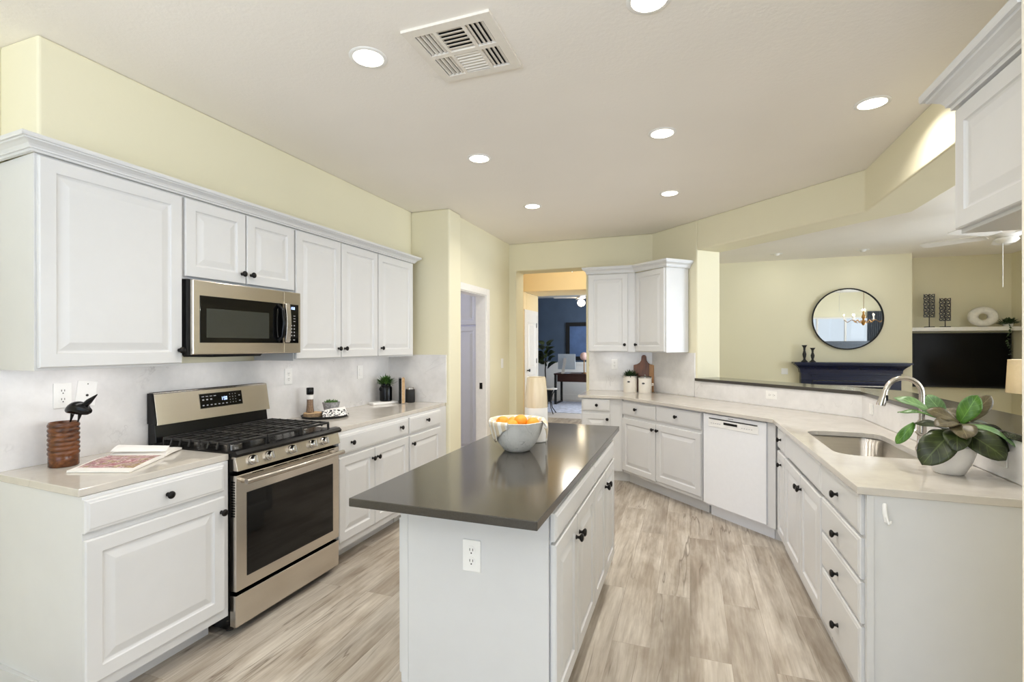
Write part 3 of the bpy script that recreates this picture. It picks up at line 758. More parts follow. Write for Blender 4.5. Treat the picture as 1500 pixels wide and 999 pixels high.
for (x_, y_, sx_, sy_, p_) in ((-2.60, 1.50, .05, .45, .42), (-2.60, 2.98, .05, .7, .42), (-2.60, 3.75, .05, .4, .25)):
    area('unseen_lamp_under_cabinet', (x_, y_, 1.345), (x_ - .12, y_, .9), sy_, sx_, p_, (1, .97, .94), 170)  # no fixtures; lights added along the left run to brighten its backsplash
area('added_light_under_microwave', (-2.60, 2.12, 1.385), (-2.70, 2.12, .9), .3, .05, .32, (1, .97, .94), 170)  # added without a fixture, brightens the backsplash behind the range
area('unseen_lamp_under_cabinet', (-.86, 5.76, 1.368), (-.86, 5.86, .9), .2, .05, .14, (1, .98, .96), 170)

# ------------------------------------------------------------------ gas range
def slant(o, V, U=(0, 1, 0)):
    U = Vector(U); V = Vector(V).normalized(); N = U.cross(V)
    return Matrix(((U.x, V.x, N.x, o[0]), (U.y, V.y, N.y, o[1]), (U.z, V.z, N.z, o[2]), (0, 0, 0, 1)))
y0, y1 = 1.832, 2.600
rg = thing('gas_range', 'stainless steel and black freestanding gas range with five knobs', 'range', (-2.44, 2.216, 0))
MB().box(-2.76, -2.165, y0, y1, .03, .90).build('body', 'black', rg, bevel=.002)
for yy in (y0 + .05, y1 - .05):
    for xx in (-2.7, -2.22): MB().lathe([(.018, 0), (.018, .03)], 12, None, (xx, yy, 0)).build('foot', 'blackmat', rg)
MB().box(-2.164, -2.122, y0 + .002, y1 - .002, .048, .205).build('storage_drawer', 'steel', rg, bevel=.004)
od = MB().box(-2.164, -2.120, y0 + .002, y1 - .002, .226, .806).build('oven_door', 'steel', rg, bevel=.004)
MB().box(-2.1199, -2.117, y0 + .066, y1 - .062, .285, .708).build('window', 'blackglass', od, bevel=.001)
MB().tube([(-2.118, y0 + .045, .772), (-2.085, y0 + .045, .778), (-2.072, y0 + .028, .779)], .011, 10).tube([(-2.118, y1 - .045, .772), (-2.085, y1 - .045, .778), (-2.072, y1 - .028, .779)], .011, 10).build('handle_brackets', 'steel', od, smooth=50)
MB().tube([(-2.072, y0 + .02, .779), (-2.066, y0 + .2, .779), (-2.064, y0 + .384, .779), (-2.066, y1 - .2, .779), (-2.072, y1 - .02, .779)], .0135, 14).build('handle', 'nickel', od, smooth=50)
mb = MB()
for a, b in ((.10, .17), (.24, .33), (.345, .42), (.45, .535), (.545, .62), (.66, .72)): mb.box(-2.1205, -2.1190, y0 + a, y0 + b, .7955, .8005)
mb.build('vent', 'black', od)
mb = MB()
for k in range(14): mb.box(-2.150, -2.128, y0 + .0005, y0 + .003, .60 + k * .013, .607 + k * .013)
mb.build('side_vent', 'black', od)
cpV = (-.020, 0, .072)
cp = MB().prism([(-2.20, .900), (-2.128, .900), (-2.108, .828), (-2.20, .828)], y0 + .002, y1 - .002, XZ).build('control_panel', 'steel', rg, bevel=.003)
for yy in (1.934, 2.040, 2.199, 2.360, 2.458):
    k = MB().lathe([(.026, 0), (.026, .004), (.0215, .006), (.0205, .026), (.018, .030), (0, .030)], 24, slant((-2.1175, yy, .866), cpV)).build('knob', 'chrome', cp, smooth=40)
    MB().box(-.0045, .0045, -.0195, .0195, .0302, .036, slant((-2.1175, yy, .866), cpV)).build('knob_grip', 'nickel', k, bevel=.0015)
ct = MB().prism([(-2.70, .9005), (-2.70, .930), (-2.66, .921), (-2.18, .921), (-2.15, .931), (-2.118, .928), (-2.104, .914), (-2.108, .9005)], y0 - .004, y1 + .004, XZ).build('cooktop', 'black', rg, smooth=35)
for (bx, by, br_) in ((-2.30, 1.97, .045), (-2.54, 1.97, .035), (-2.42, 2.216, .05), (-2.30, 2.46, .04), (-2.54, 2.46, .03)):
    b = MB().lathe([(br_, .0), (br_, .008), (br_ * .8, .012), (0, .012)], 20, None, (bx, by, .9212)).build('burner', 'nickel', rg, smooth=40)
    MB().lathe([(br_ * .72, .0125), (br_ * .72, .018), (br_ * .5, .020), (0, .020)], 20, None, (bx, by, .9212)).build('burner_cap', 'iron', b, smooth=40)
for g in range(3):
    ya, yb = y0 + .016 + g * .2475, y0 + .016 + g * .2475 + .2415
    mb = MB(); zt = .957
    for xx in (-2.655, -2.19):
        mb.bar((xx, ya, zt), (xx, yb, zt), .010, .014)
    for yy in (ya + .005, yb - .005, (ya + yb) / 2):
        mb.bar((-2.655, yy, zt), (-2.19, yy, zt), .009, .012)
    for k in range(1, 7):
        xx = -2.655 + .465 * k / 7
        mb.bar((xx, ya, zt + .002), (xx, yb, zt + .002), .008, .012)
        if g == 0: mb.bar((xx, ya, zt + .003), (xx + .004, ya - .012, .929), .008, .010)
        if g == 2: mb.bar((xx, yb, zt + .003), (xx + .004, yb + .010, .929), .008, .010)
    for xx in (-2.655, -2.19):
        for yy in (ya + .005, yb - .005): mb.bar((xx, yy, zt), (xx, yy, .9215), .012, .012)
    mb.build('grate', 'iron', rg, bevel=.0015, seg=1)
bg = MB().prism([(-2.765, .905), (-2.702, .931), (-2.716, 1.03), (-2.765, 1.03)], y0 + .01, y1 - .01, XZ).build('backguard', 'black', rg, bevel=.002)
MB().prism([(-2.765, 1.0302), (-2.700, 1.0302), (-2.729, 1.196), (-2.765, 1.196)], y0 + .004, y1 - .004, XZ).build('backguard_housing', 'black', rg, bevel=.002)
bs = MB().prism([(-2.6995, 1.024), (-2.693, 1.024), (-2.7215, 1.190), (-2.733, 1.199), (-2.764, 1.199), (-2.764, 1.1965), (-2.7285, 1.1965)], y0 + .012, y1 - .003, XZ).build('backguard_panel', 'steel', rg, bevel=.001)
SMt = slant((-2.693, 0, 1.024), (-.0285, 0, .166))
dp = MB().box(2.100, 2.388, .060, .146, .0005, .003, SMt).build('display', 'blackglass', bs)
MB().box(2.097, 2.391, .057, .149, .0003, .0015, SMt).build('display_trim', 'nickel', bs)
mb = MB()
def seg7(mb, ch, x, y, w, h, t, Mx, n0, n1):
    S = {'0': 'abcdef', '1': 'bc', '2': 'abged', '3': 'abgcd', '4': 'fgbc', '5': 'afgcd', '6': 'afgedc', '7': 'abc', '8': 'abcdefg', '9': 'abcdfg'}[ch]
    R = {'a': (0, h - t, w, h), 'b': (w - t, h / 2, w, h), 'c': (w - t, 0, w, h / 2), 'd': (0, 0, w, t), 'e': (0, 0, t, h / 2), 'f': (0, h / 2, t, h), 'g': (0, h / 2 - t / 2, w, h / 2 + t / 2)}
    for s in S:
        r = R[s]; mb.box(x + r[0], x + r[2], y + r[1], y + r[3], n0, n1, Mx)
for i, ch in enumerate('150'): seg7(mb, ch, 2.238 + i * .013 + (.006 if i else 0), .098, .009, .020, .002, SMt, .0032, .0038)
mb.box(2.2515, 2.2535, .103, .105, .0032, .0038, SMt).box(2.2515, 2.2535, .111, .113, .0032, .0038, SMt)
mb.build('clock_digits', 'led', dp)
mb = MB()
for k in range(4): mb.box(2.112 + k * .026, 2.128 + k * .026, .127, .131, .0031, .0036, SMt)
for k in range(3): mb.box(2.114 + k * .026, 2.126 + k * .026, .106, .114, .0031, .0036, SMt)
for k in range(7): mb.box(2.112 + k * .026, 2.124 + k * .026, .074, .080, .0031, .0036, SMt)
for r in range(4):
    for c in range(3): mb.box(2.298 + c * .020, 2.302 + c * .020, .076 + r * .017, .081 + r * .017, .0031, .0036, SMt)
for r in range(2): mb.box(2.362, 2.374, .080 + r * .034, .085 + r * .034, .0031, .0036, SMt)
mb.build('button_markings', 'mark', dp)

# ------------------------------------------------------------------ microwave
mw = thing('microwave', 'stainless over-the-range microwave with black glass door under the short wall cabinet', 'microwave', (-2.58, 2.18, 1.405))
ya, yb = 1.802, 2.550
MB().box(-2.774, -2.425, ya, yb, 1.408, 1.797).build('body', 'black', mw)
MB().box(-2.424, -2.412, ya, yb, 1.406, 1.797).build('front_frame', 'blackmat', mw)
dr = MB().box(-2.4118, -2.384, ya + .008, 2.409, 1.408, 1.795).build('door', 'steel', mw, bevel=.005)
MB().box(-2.3838, -2.382, 1.848, 2.400, 1.470, 1.716).build('door_glass', 'blackglass', dr, bevel=.001)
win = Mt('microwave_screen_glass', (52, 54, 50), .12, 0, .5); f = win.noise(win.pos((900, 900, 900)), 1, 0); win.base(win.ramp(f, [(.4, (44, 46, 43)), (.6, (66, 68, 63))])); M['mwin'] = win.m
MB().box(-2.3819, -2.3812, 1.884, 2.292, 1.497, 1.650).build('window', 'mwin', dr, bevel=.003)
MB().tube([(-2.382, 2.362, 1.488), (-2.352, 2.368, 1.51), (-2.345, 2.372, 1.595), (-2.352, 2.368, 1.68), (-2.382, 2.362, 1.702)], [.010, .011, .011, .011, .010], 8).build('handle_bracket', 'black', dr, smooth=50)
mb = MB(); hp = []
for k in range(11):
    f = k / 10; z = 1.474 + f * .243; hp.append((-2.352 + .012 * math.sin(PI * f), z))
mb.prism([(x, z) for x, z in hp] + [(x - .012, z) for x, z in hp[::-1]], 2.392, 2.428, XZ)
mb.build('handle', 'nickel', dr, smooth=35, bevel=.003)
pn = MB().box(-2.4118, -2.384, 2.411, yb, 1.408, 1.795).build('control_panel', 'steel', mw, bevel=.004)
pg = MB().box(-2.3838, -2.382, 2.418, 2.530, 1.470, 1.716).build('control_glass', 'blackglass', pn, bevel=.001)
MWM = slant((-2.382, 0, 0), (0, 0, 1))
mb = MB()
for i, ch in enumerate('150'): seg7(mb, ch, 2.462 + i * .013, 1.684, .008, .015, .002, MWM, .0002, .0008)
mb.build('clock_digits', 'led', pg)
mb = MB()
for r in range(4):
    for c in range(3): mb.box(2.445 + c * .022, 2.453 + c * .022, 1.515 + r * .021, 1.522 + r * .021, .0001, .0006, MWM)
for r in range(3):
    for c in range(2): mb.box(2.45 + c * .036, 2.466 + c * .036, 1.607 + r * .017, 1.611 + r * .017, .0001, .0006, MWM)
for c in range(2): mb.box(2.45 + c * .034, 2.464 + c * .034, 1.488, 1.493, .0001, .0006, MWM)
mb.build('button_markings', 'mark', pg)
MB().prism([(-2.70, 1.4075), (-2.44, 1.4075), (-2.46, 1.392), (-2.68, 1.392)], 1.98, 2.30, XZ).build('vent_filter', 'blackmat', mw)

# ------------------------------------------------------------------ ceiling lights and air vent
LIGHTS = [(-1.35, 1.855, 'recessed ceiling light left of the air vent, nearest the left wall cabinets', 1.0),
          (-.139, 1.90, 'recessed ceiling light at the top edge of the picture, right of the air vent', 1.0),
          (.921, 3.123, 'recessed ceiling light beside the bright right soffit over the sink', 1.0),
          (-.153, 3.127, 'recessed ceiling light over the middle of the kitchen island', 1.0),
          (-1.361, 3.116, 'recessed ceiling light over the aisle before the tall wall cabinets', 1.0),
          (-1.366, 4.357, 'recessed ceiling light nearest the wall column and side doorway', 1.0),
          (-.155, 4.386, 'recessed ceiling light nearest the angled back corner cabinets', 1.0)]
LP = 7.6
for x, y, lab, s in LIGHTS:
    t = thing('recessed_light', lab, 'ceiling light', (x, y, H), 'recessed ceiling lights of the kitchen')
    MB().lathe([(.066, -.0045), (.079, -.0045), (.084, -.002), (.084, -.0002), (.066, -.0002), (.066, -.0045)], 32, None, (x, y, H), False).build('trim_ring', 'plastic', t, smooth=40)
    MB().lathe([(0, -.003), (.066, -.003), (.066, -.0006), (0, -.0006)], 32, None, (x, y, H)).build('lens', 'lens', t)
    area('lamp_recessed', (x, y, H - .006), (x, y, 0), .12, .12, LP * s, WARM, 145, 'DISK')
vt = thing('air_vent', 'square white ceiling air vent with louvred sections beside the recessed light', 'vent', (-.915, 1.945, H))
vx0, vx1, vy0, vy1 = -1.112, -.720, 1.742, 2.142
mb = MB(); z0, z1 = H - .012, H - .0005
mb.box(vx0, vx1, vy0, vy0 + .042, z0, z1).box(vx0, vx1, vy1 - .042, vy1, z0, z1).box(vx0, vx0 + .042, vy0 + .042, vy1 - .042, z0, z1).box(vx1 - .042, vx1, vy0 + .042, vy1 - .042, z0, z1)
cx = [vx0 + .042, vx0 + .125, vx1 - .125, vx1 - .042]; cy = (vy0 + vy1) / 2
mb.box(cx[1], cx[1] + .014, vy0 + .042, vy1 - .042, z0, z1).box(cx[2] - .014, cx[2], vy0 + .042, vy1 - .042, z0, z1).box(cx[0], cx[3], cy - .012, cy + .012, z0 - .0003, z1)
mb.build('frame', 'ventpaint', vt)
MB().box(vx0 + .03, vx1 - .03, vy0 + .03, vy1 - .03, H - .0012, H - .0004).build('duct', 'blackmat', vt)
def louver(x0, x1, ya_, yb_, n, axis, tilt):
    mb = MB()
    for k in range(n):
        f = (k + .5) / n
        if axis == 'x':
            c = ya_ + (yb_ - ya_) * f; w = .86 * (yb_ - ya_) / n
            mb.prism([(c - w * .30 - tilt * .4 * w, -.010), (c - w * .30 - tilt * .4 * w + .003, -.011), (c + w * .18 + tilt * .3 * w, -.0022), (c + w * .18 + tilt * .3 * w - .003, -.002)], x0, x1, Matrix.Translation((0, 0, H)) @ YZ)
        else:
            c = x0 + (x1 - x0) * f; w = .72 * (x1 - x0) / n
            mb.prism([(c - tilt * w * .38, -.010), (c - tilt * w * .38 + .003, -.011), (c + tilt * w * .38, -.0022), (c + tilt * w * .38 - .003, -.002)], ya_, yb_, Matrix.Translation((0, 0, H)) @ XZ)
    mb.build('louver', 'ventpaint', vt)
louver(cx[1] + .014, cx[2] - .014, vy0 + .042, cy - .012, 6, 'x', 1)
louver(cx[1] + .014, cx[2] - .014, cy + .012, vy1 - .042, 7, 'x', -1)
for ya_, yb_ in ((vy0 + .046, cy - .014), (cy + .014, vy1 - .046)):
    louver(cx[0], cx[1], ya_, yb_, 4, 'y', 1); louver(cx[2], cx[3], ya_, yb_, 4, 'y', -1)

# ------------------------------------------------------------------ outlets and switches
def plate(fr, u, z, label, kind='outlet', rot=0.0, horiz=False, n0=0.0, w=.072, h=.117, group='wall plates of the kitchen'):
    nm = 'wall_outlet' if kind in ('outlet', 'blank') else 'light_switch'
    t = thing(nm, label, 'outlet' if nm == 'wall_outlet' else 'switch', fr.p(u, n0, z), group)
    Mx = fr.out(u, n0 + .0003, z) @ Matrix.Rotation(rot + (PI / 2 if horiz else 0), 4, 'Z')
    MB().box(-w / 2, w / 2, -h / 2, h / 2, 0, .005, Mx).build('plate', 'plastic', t, bevel=.002)
    if kind == 'outlet':
        for s in (-1, 1):
            b = MB().lathe([(.0165, .0051), (.0165, .0065), (0, .0065)], 18, Mx, (0, s * .020, 0)).build('receptacle', 'plastic', t)
            mb = MB()
            for dx in (-.006, .006): mb.box(dx - .0012, dx + .0012, s * .020 - .001, s * .020 + .008, .0066, .0072, Mx)
            mb.lathe([(.0028, .0066), (.0028, .0072), (0, .0072)], 10, Mx, (0, s * .020 - .009, 0)); mb.build('slot', 'slot', b)
    elif kind == 'switch':
        MB().box(-.016, .016, -.033, .033, .0051, .008, Mx).build('rocker', 'plastic', t, bevel=.002)
    else:
        MB().lathe([(.006, .0051), (.006, .007), (0, .007)], 12, Mx, (.003, -.01, 0)).build('jack', 'slot', t)
        MB().lathe([(.0028, .0051), (.0028, .0058), (0, .0058)], 10, Mx, (0, .045, 0)).build('screw', 'slot', t)
    return t
WL = Fr((-2.775, 0), (0, 1), (1, 0))
plate(WL, 1.459, 1.2215, 'white double outlet on the left backsplash behind the wooden container')
plate(WL, 1.556, 1.224, 'white tilted cover plate with one jack, left of the range', 'blank', math.radians(-7), w=.085, h=.12)
plate(WL, 2.844, 1.227, 'white outlet on the left backsplash above the pepper grinder')
plate(WL, 3.680, 1.216, 'white wall switch on the left backsplash near the potted plant', 'switch')
plate(Fr((0, 5.886), (1, 0), (0, -1)), -.832, 1.228, 'white outlet on the back backsplash above the planter canister')
plate(Fr((-.405, 5.886), (1, -1), (-1, -1)), au(-.02, 5.50) - .40 + .0, 1.236, 'white wall switch on the angled backsplash right of the cutting board', 'switch')
plate(Fr((.052, 5.4155), (1, -1), (-1, -1)), .883, 1.017, 'white horizontal outlet below the raised bar above the dishwasher', 'outlet', 0, True)
plate(Fr((1.19, 0), (0, -1), (-1, 0)), -4.06, 1.005, 'white plate on the low backsplash behind the sink faucet', 'switch', w=.07, h=.075)
plate(Fr((1.19, 0), (0, -1), (-1, 0)), -2.565, .998, 'white horizontal outlet on the backsplash behind the leafy plant', 'outlet', 0, True)
plate(Fr((0, 1.660), (1, 0), (0, -1)), -.757, .678, 'white double outlet on the island end panel', 'outlet', 0, False, .0)
plate(Fr((-2.165, 0), (0, 1), (1, 0)), 5.64, 1.233, 'white light switch on the recess wall before the hallway', 'switch')
plate(Fr((0, 8.45), (1, 0), (0, -1)), 1.362, 1.05, 'small white outlet plate left of the blue mantel', 'switch', w=.09, h=.09)

# ------------------------------------------------------------------ left counter objects
CT = .9153
t = thing('storage_canister', 'ribbed reddish-brown turned wood container on the left counter', 'canister', (-2.652, 1.40, CT))
prof = [(.050, CT), (.054, CT + .004), (.054, CT + .045)]
for k in range(7):
    z = CT + .050 + k * .0205; prof += [(.0525, z), (.056, z + .006), (.057, z + .011), (.0555, z + .016), (.0525, z + .0195)]
prof += [(.053, CT + .196), (.050, CT + .198), (.047, CT + .194), (.046, CT + .02), (0, CT + .02)]
MB().lathe(prof, 32, None, (-2.652, 1.40, 0)).build('body', 'barrel', t, smooth=50)
t = thing('bird_figurine', 'small black bird figurine perched on the rim of the wooden container', 'figurine', (-2.60, 1.418, 1.112))
rv = Vector((.941, .339, 0)); bc = Vector((-2.580, 1.423, 1.160))
mb = MB(); bodyp = []
for k in range(11):
    f = k / 10; bodyp.append((bc + rv * (-.058 + f * .104) + Vector((0, 0, .002 + .014 * math.sin(PI * min(1, f * 1.15)) )), .004 + .026 * math.sin(PI * (f * .86 + .07)) ** .8))
mb.tube([p for p, r in bodyp], [r for p, r in bodyp], 14)
mb.build('body', 'black', t, smooth=180)
MB().tube([bc + rv * .022 + Vector((0, 0, .028)), bc + rv * .042 + Vector((0, 0, .046)), bc + rv * .078 + Vector((0, 0, .076))], [.013, .012, .002], 10).build('tail', 'black', t, smooth=60)
for s in (-.030, .004):
    MB().tube([bc + rv * (s - .004) + Vector((0, 0, -.012)), bc + rv * (s - .010) + Vector((0, 0, -.036)), Vector((bc.x, bc.y, 1.1135)) + rv * (s - .014)], [.008, .004, .003], 8).build('leg', 'black', t, smooth=60)
# open magazine
t = thing('open_magazine', 'open magazine with a pink food photo lying on the left counter', 'magazine', (-2.50, 1.58, CT))
A, B_, S1, S2, E1, E2 = [Vector((x, y, 0)) for x, y in ((-2.49, 1.324), (-2.236, 1.414), (-2.385, 1.665), (-2.64, 1.575), (-2.480, 1.822), (-2.728, 1.735))]
def page(P0, P1, Q0, Q1, hz, th, nm, mt, n=12):
    mb = MB(); top = []; bot = []
    for k in range(n + 1):
        f = k / n; z = CT + hz(f)
        a = P0.lerp(Q0, f); b = P1.lerp(Q1, f)
        top.append(mb._v([(a.x, a.y, z), (b.x, b.y, z)])); bot.append(mb._v([(a.x, a.y, z - th(f)), (b.x, b.y, z - th(f))]))
    for k in range(n):
        mb._f([top[k][0], top[k][1], top[k + 1][1], top[k + 1][0]]); mb._f([bot[k][0], bot[k + 1][0], bot[k + 1][1], bot[k][1]])
        for j in (0, 1): mb._f([top[k][j], top[k + 1][j], bot[k + 1][j], bot[k][j]])
    mb._f([top[0][0], top[0][1], bot[0][1], bot[0][0]]); mb._f([top[n][0], top[n][1], bot[n][1], bot[n][0]])
    return mb.build(nm, mt, t, smooth=40)
hA = lambda f: .009 + .010 * math.sin(PI * f * .95) ** 1.0 * f
page(A, B_, S2, S1, hA, lambda f: .008 + .009 * math.sin(PI * f * .95) * f, 'left_page', 'paper')
page(S2.lerp(E2, .02), S1.lerp(E1, .02), E2, E1, lambda f: .011 + .016 * math.sin(PI * min(1, f * 1.0)) , lambda f: .009 + .012 * math.sin(PI * f), 'right_page', 'paper')
page(A.lerp(B_, .04).lerp(S2.lerp(S1, .04), .18), A.lerp(B_, .96).lerp(S2.lerp(S1, .96), .16), A.lerp(B_, .04).lerp(S2.lerp(S1, .04), .97), A.lerp(B_, .96).lerp(S2.lerp(S1, .96), .97),
     lambda f: hA(.17 + .80 * f) + .0008, lambda f: .0004, 'food_photo', 'photo')
mb = page(S2.lerp(E2, .05), S1.lerp(E1, .10), S2.lerp(E2, .42), S1.lerp(E1, .30), lambda f: .026 + .020 * math.sin(PI * .5 * f), lambda f: .0006, 'curled_page', 'paper')

# right of the range: tray, log slice, pepper mill, succulent, towel, spoon
TX, TY = -2.60, 3.03
t = thing('serving_tray', 'round black serving tray behind the right end of the range', 'tray', (TX, TY, CT))
MB().lathe([(0, 0), (.150, 0), (.165, .004), (.172, .016), (.168, .017), (.158, .009), (0, .008)], 40, None, (TX, TY, CT)).build('tray', 'blackmat', t, smooth=40)
TZ = CT + .0085
t = thing('wood_slice', 'rough wood slice with bark under the pepper mill on the black tray', 'wood slice', (-2.655, 2.965, TZ))
mb = MB(); pts = []
for k in range(28):
    a = 2 * PI * k / 28; r = .072 + .006 * math.sin(3 * a) + random.uniform(-.003, .003); pts.append((-2.655 + r * math.cos(a), 2.965 + r * math.sin(a)))
mb.prism(pts, TZ, TZ + .028); mb.build('bark', 'bark', t, bevel=.003)
MB().prism([(-2.655 + (x + 2.655) * .94, 2.965 + (y - 2.965) * .94) for x, y in pts], TZ + .0285, TZ + .0295).build('cut_face', 'slice', t)
PZ = TZ + .030; pc = (-2.675, 2.955, PZ)
t = thing('pepper_mill', 'glass pepper mill with black cap standing on the wood slice', 'pepper mill', pc)
MB().lathe([(0, 0), (.027, 0), (.028, .003), (.023, .06), (.0225, .10), (.0225, .135), (0, .135)], 24, None, pc).build('glass_body', 'pane', t, smooth=40)
MB().lathe([(0, .003), (.0245, .003), (.0205, .06), (.0198, .095), (0, .095)], 20, None, pc).build('pepper', 'pepper', t, smooth=40)
MB().lathe([(.0232, .100), (.0232, .132), (.0226, .132), (.0226, .100), (.0232, .100)], 24, None, pc, False).build('label_band', 'paper', t, smooth=40)
MB().lathe([(0, .1355), (.024, .1355), (.026, .14), (.026, .182), (.023, .186), (0, .186)], 24, None, pc).build('cap', 'black', t, smooth=40)
qc = Vector((-2.590, 3.085, TZ))
t = thing('succulent_planter', 'grey concrete bowl with small green succulents on the black tray', 'potted plant', qc)
QM = Matrix.Translation(qc) @ Matrix.Rotation(.35, 4, 'Z')
mb = MB(); R_ = []
for w, z in ((.040, 0), (.050, .03), (.066, .098), (.058, .098), (.054, .085)):
    R_.append(mb._v([(w * math.cos(2 * PI * k / 8 + PI / 8), w * math.sin(2 * PI * k / 8 + PI / 8), z) for k in range(8)], QM))
mb._f(R_[0])
for a, b in zip(R_, R_[1:]):
    for k in range(8): mb._f([a[k], a[(k + 1) % 8], b[(k + 1) % 8], b[k]])
mb._f(R_[-1]); mb.build('pot', 'greyconcrete', t, bevel=.002)
for k in range(7):
    a = 2 * PI * k / 6; r = .030 if k < 6 else 0; mb = MB(); c = qc + Vector((r * math.cos(a), r * math.sin(a), .085))
    for j in range(14):
        b = random.uniform(0, 2 * PI); e = random.uniform(.4, 1.3); d = Vector((math.cos(b) * math.cos(e), math.sin(b) * math.cos(e), math.sin(e)))
        mb.leaf(c, c + d * random.uniform(.022, .036), .010, droop=-.003, nl=4, nw=2)
    mb.build('succulent', 'grassy', t, smooth=180, solid=.002)
t = thing('tea_towel', 'white folded tea towel with black print in front of the concrete succulent bowl', 'towel', (-2.52, 3.03, TZ))
mb = MB(); rows = []
fd = Vector((.80, -.60, 0)); sd = Vector((.60, .80, 0))
for i in range(13):
    f = i / 12; row = []
    for j in range(9):
        g = j / 8; hgt = .062 * (1 - f) ** 1.3 * (.55 + .45 * g) + .003 + .004 * math.sin(7 * f + 5 * g) * (1 - f)
        p = Vector((-2.548, 3.055, 0)) + fd * (.004 + .085 * f ** .8) + sd * (-.085 + .17 * g) * (1 + .1 * f)
        row.append((p.x, p.y, TZ + .0012 + hgt))
    rows.append(mb._v(row))
for a, b in zip(rows, rows[1:]):
    for j in range(8): mb._f([a[j], a[j + 1], b[j + 1], b[j]])
mb.build('cloth', 'towel', t, smooth=180, solid=.002)
tag(MB().tube([(-2.50, 3.045, TZ + .020), (-2.515, 3.10, TZ + .018), (-2.535, 3.165, TZ + .016), (-2.545, 3.205, TZ + .017)], [.006, .007, .008, .007], 10).build('wooden_spoon', 'walnut', smooth=60),
    'brown wooden spoon handle sticking out over the right rim of the black tray', 'spoon')

# corner group on the left counter
P1 = Vector((-2.672, 3.735, 0)); e1 = Vector((.45, .893, 0)); n1 = Vector((-.893, .45, 0))
q = [P1, P1 + e1 * .255, P1 + e1 * .255 + n1 * .105, P1 + n1 * .092]
tag(MB().prism([(p.x, p.y) for p in q], CT, CT + .022).build('marble_board', 'porcelain', bevel=.005), 'white marble board under the black potted plant', 'board')
BZ = CT + .0225; bcn = (-2.660, 3.912, BZ)
t = thing('potted_plant', 'bushy green plant in a black metal pot on the white marble board', 'potted plant', bcn)
MB().lathe([(0, 0), (.050, 0), (.056, .006), (.057, .12), (.052, .135), (.045, .140), (.045, .160), (.049, .163), (.041, .163), (.040, .13), (0, .13)], 32, None, bcn).build('pot', 'black', t, smooth=40)
hb = Vector(bcn) + Vector((-.02, -.052, .11))
MB().tube([hb + Vector((0, .012, .018)), hb + Vector((-.006, -.008, .014)), hb + Vector((-.006, -.010, -.004)), hb + Vector((0, .006, -.010))], .0045, 8).build('handle', 'black', t, smooth=60)
def bush(c, R, Hh, n, w, L, name, mat, parent, flat=.5):
    mb = MB()
    for k in range(n):
        a = random.uniform(0, 2 * PI); e = random.uniform(.05, 1.4); rr_ = random.uniform(.3, 1.0)
        d = Vector((math.cos(a) * math.cos(e) * R, math.sin(a) * math.cos(e) * R, math.sin(e) * Hh)) * rr_
        b = Vector(c) + d * .55; dirv = (d.normalized() + Vector((random.uniform(-.5, .5), random.uniform(-.5, .5), random.uniform(-.2, .5)))).normalized()
        mb.leaf(b, b + dirv * L * random.uniform(.7, 1.2), w, droop=random.uniform(-.2, .2) * L * .6, nl=4, nw=2, fold=.3)
    return mb.build(name, mat, parent, smooth=180)
bush(Vector(bcn) + Vector((0, 0, .15)), .12, .10, 230, .010, .055, 'foliage', 'grassy', t)
bm_ = Matrix.Translation((-2.497, 3.93, CT + .0005)) @ Matrix.Rotation(math.radians(33), 4, 'Z')
bk = MB().box(-.0295, -.0035, 0, .17, 0, .232, bm_).build('book', 'black', bevel=.001); tag(bk, 'dark upright book against the black plant pot', 'book', 'upright books in the counter corner')
bt = thing('book', 'cream upright book with pale page edges beside the dark book', 'book', bm_ @ Vector((.012, .08, 0)), 'upright books in the counter corner')
MB().box(-.001, .0245, .004, .168, .003, .231, bm_).build('pages', 'slice', bt)
MB().box(-.003, -.0012, 0, .17, 0, .235, bm_).box(.0247, .0265, 0, .17, 0, .235, bm_).box(-.003, .0265, .170, .172, 0, .235, bm_).build('cover', 'cream', bt)
jc = (-2.487, 4.055, CT + .0003)
t = thing('candle_jar', 'small black candle jar with metal lid beside the upright books', 'candle', jc)
MB().lathe([(0, 0), (.040, 0), (.044, .005), (.044, .118), (.041, .124), (0, .124)], 28, None, jc).build('jar', 'blackmat', t, smooth=40)
MB().lathe([(0, .1242), (.034, .1242), (.034, .140), (.030, .143), (0, .143)], 28, None, jc).build('lid', 'nickel', t, smooth=40)

# ------------------------------------------------------------------ island objects
bx, by = -.834, 2.39
t = thing('fruit_bowl', 'white crackled concrete bowl of oranges on the dark island top', 'bowl', (bx, by, CT))
mb = MB(); R_ = []
for r, z in ((.058, 0), (.066, .004), (.095, .040), (.118, .085), (.134, .140), (.140, .152), (.133, .153), (.124, .140), (.106, .085), (.08, .04), (.05, .018)):
    R_.append(mb._v([(bx + r * (1 + (.025 * math.cos(7 * 2 * PI * k / 42))) * math.cos(2 * PI * k / 42), by + r * (1 + (.025 * math.cos(7 * 2 * PI * k / 42))) * math.sin(2 * PI * k / 42), CT + z) for k in range(42)]))
mb._f(R_[0]); mb._f(R_[-1])
for a, b in zip(R_, R_[1:]):
    for k in range(42): mb._f([a[k], a[(k + 1) % 42], b[(k + 1) % 42], b[k]])
mb.build('bowl', 'concrete', t, smooth=35)
Rv = Vector((.941, .339, 0)); Fv = Vector((-.339, .941, 0))
def bp(r, f, z): v = Vector((bx, by, CT + z)) + Rv * r + Fv * f; return v
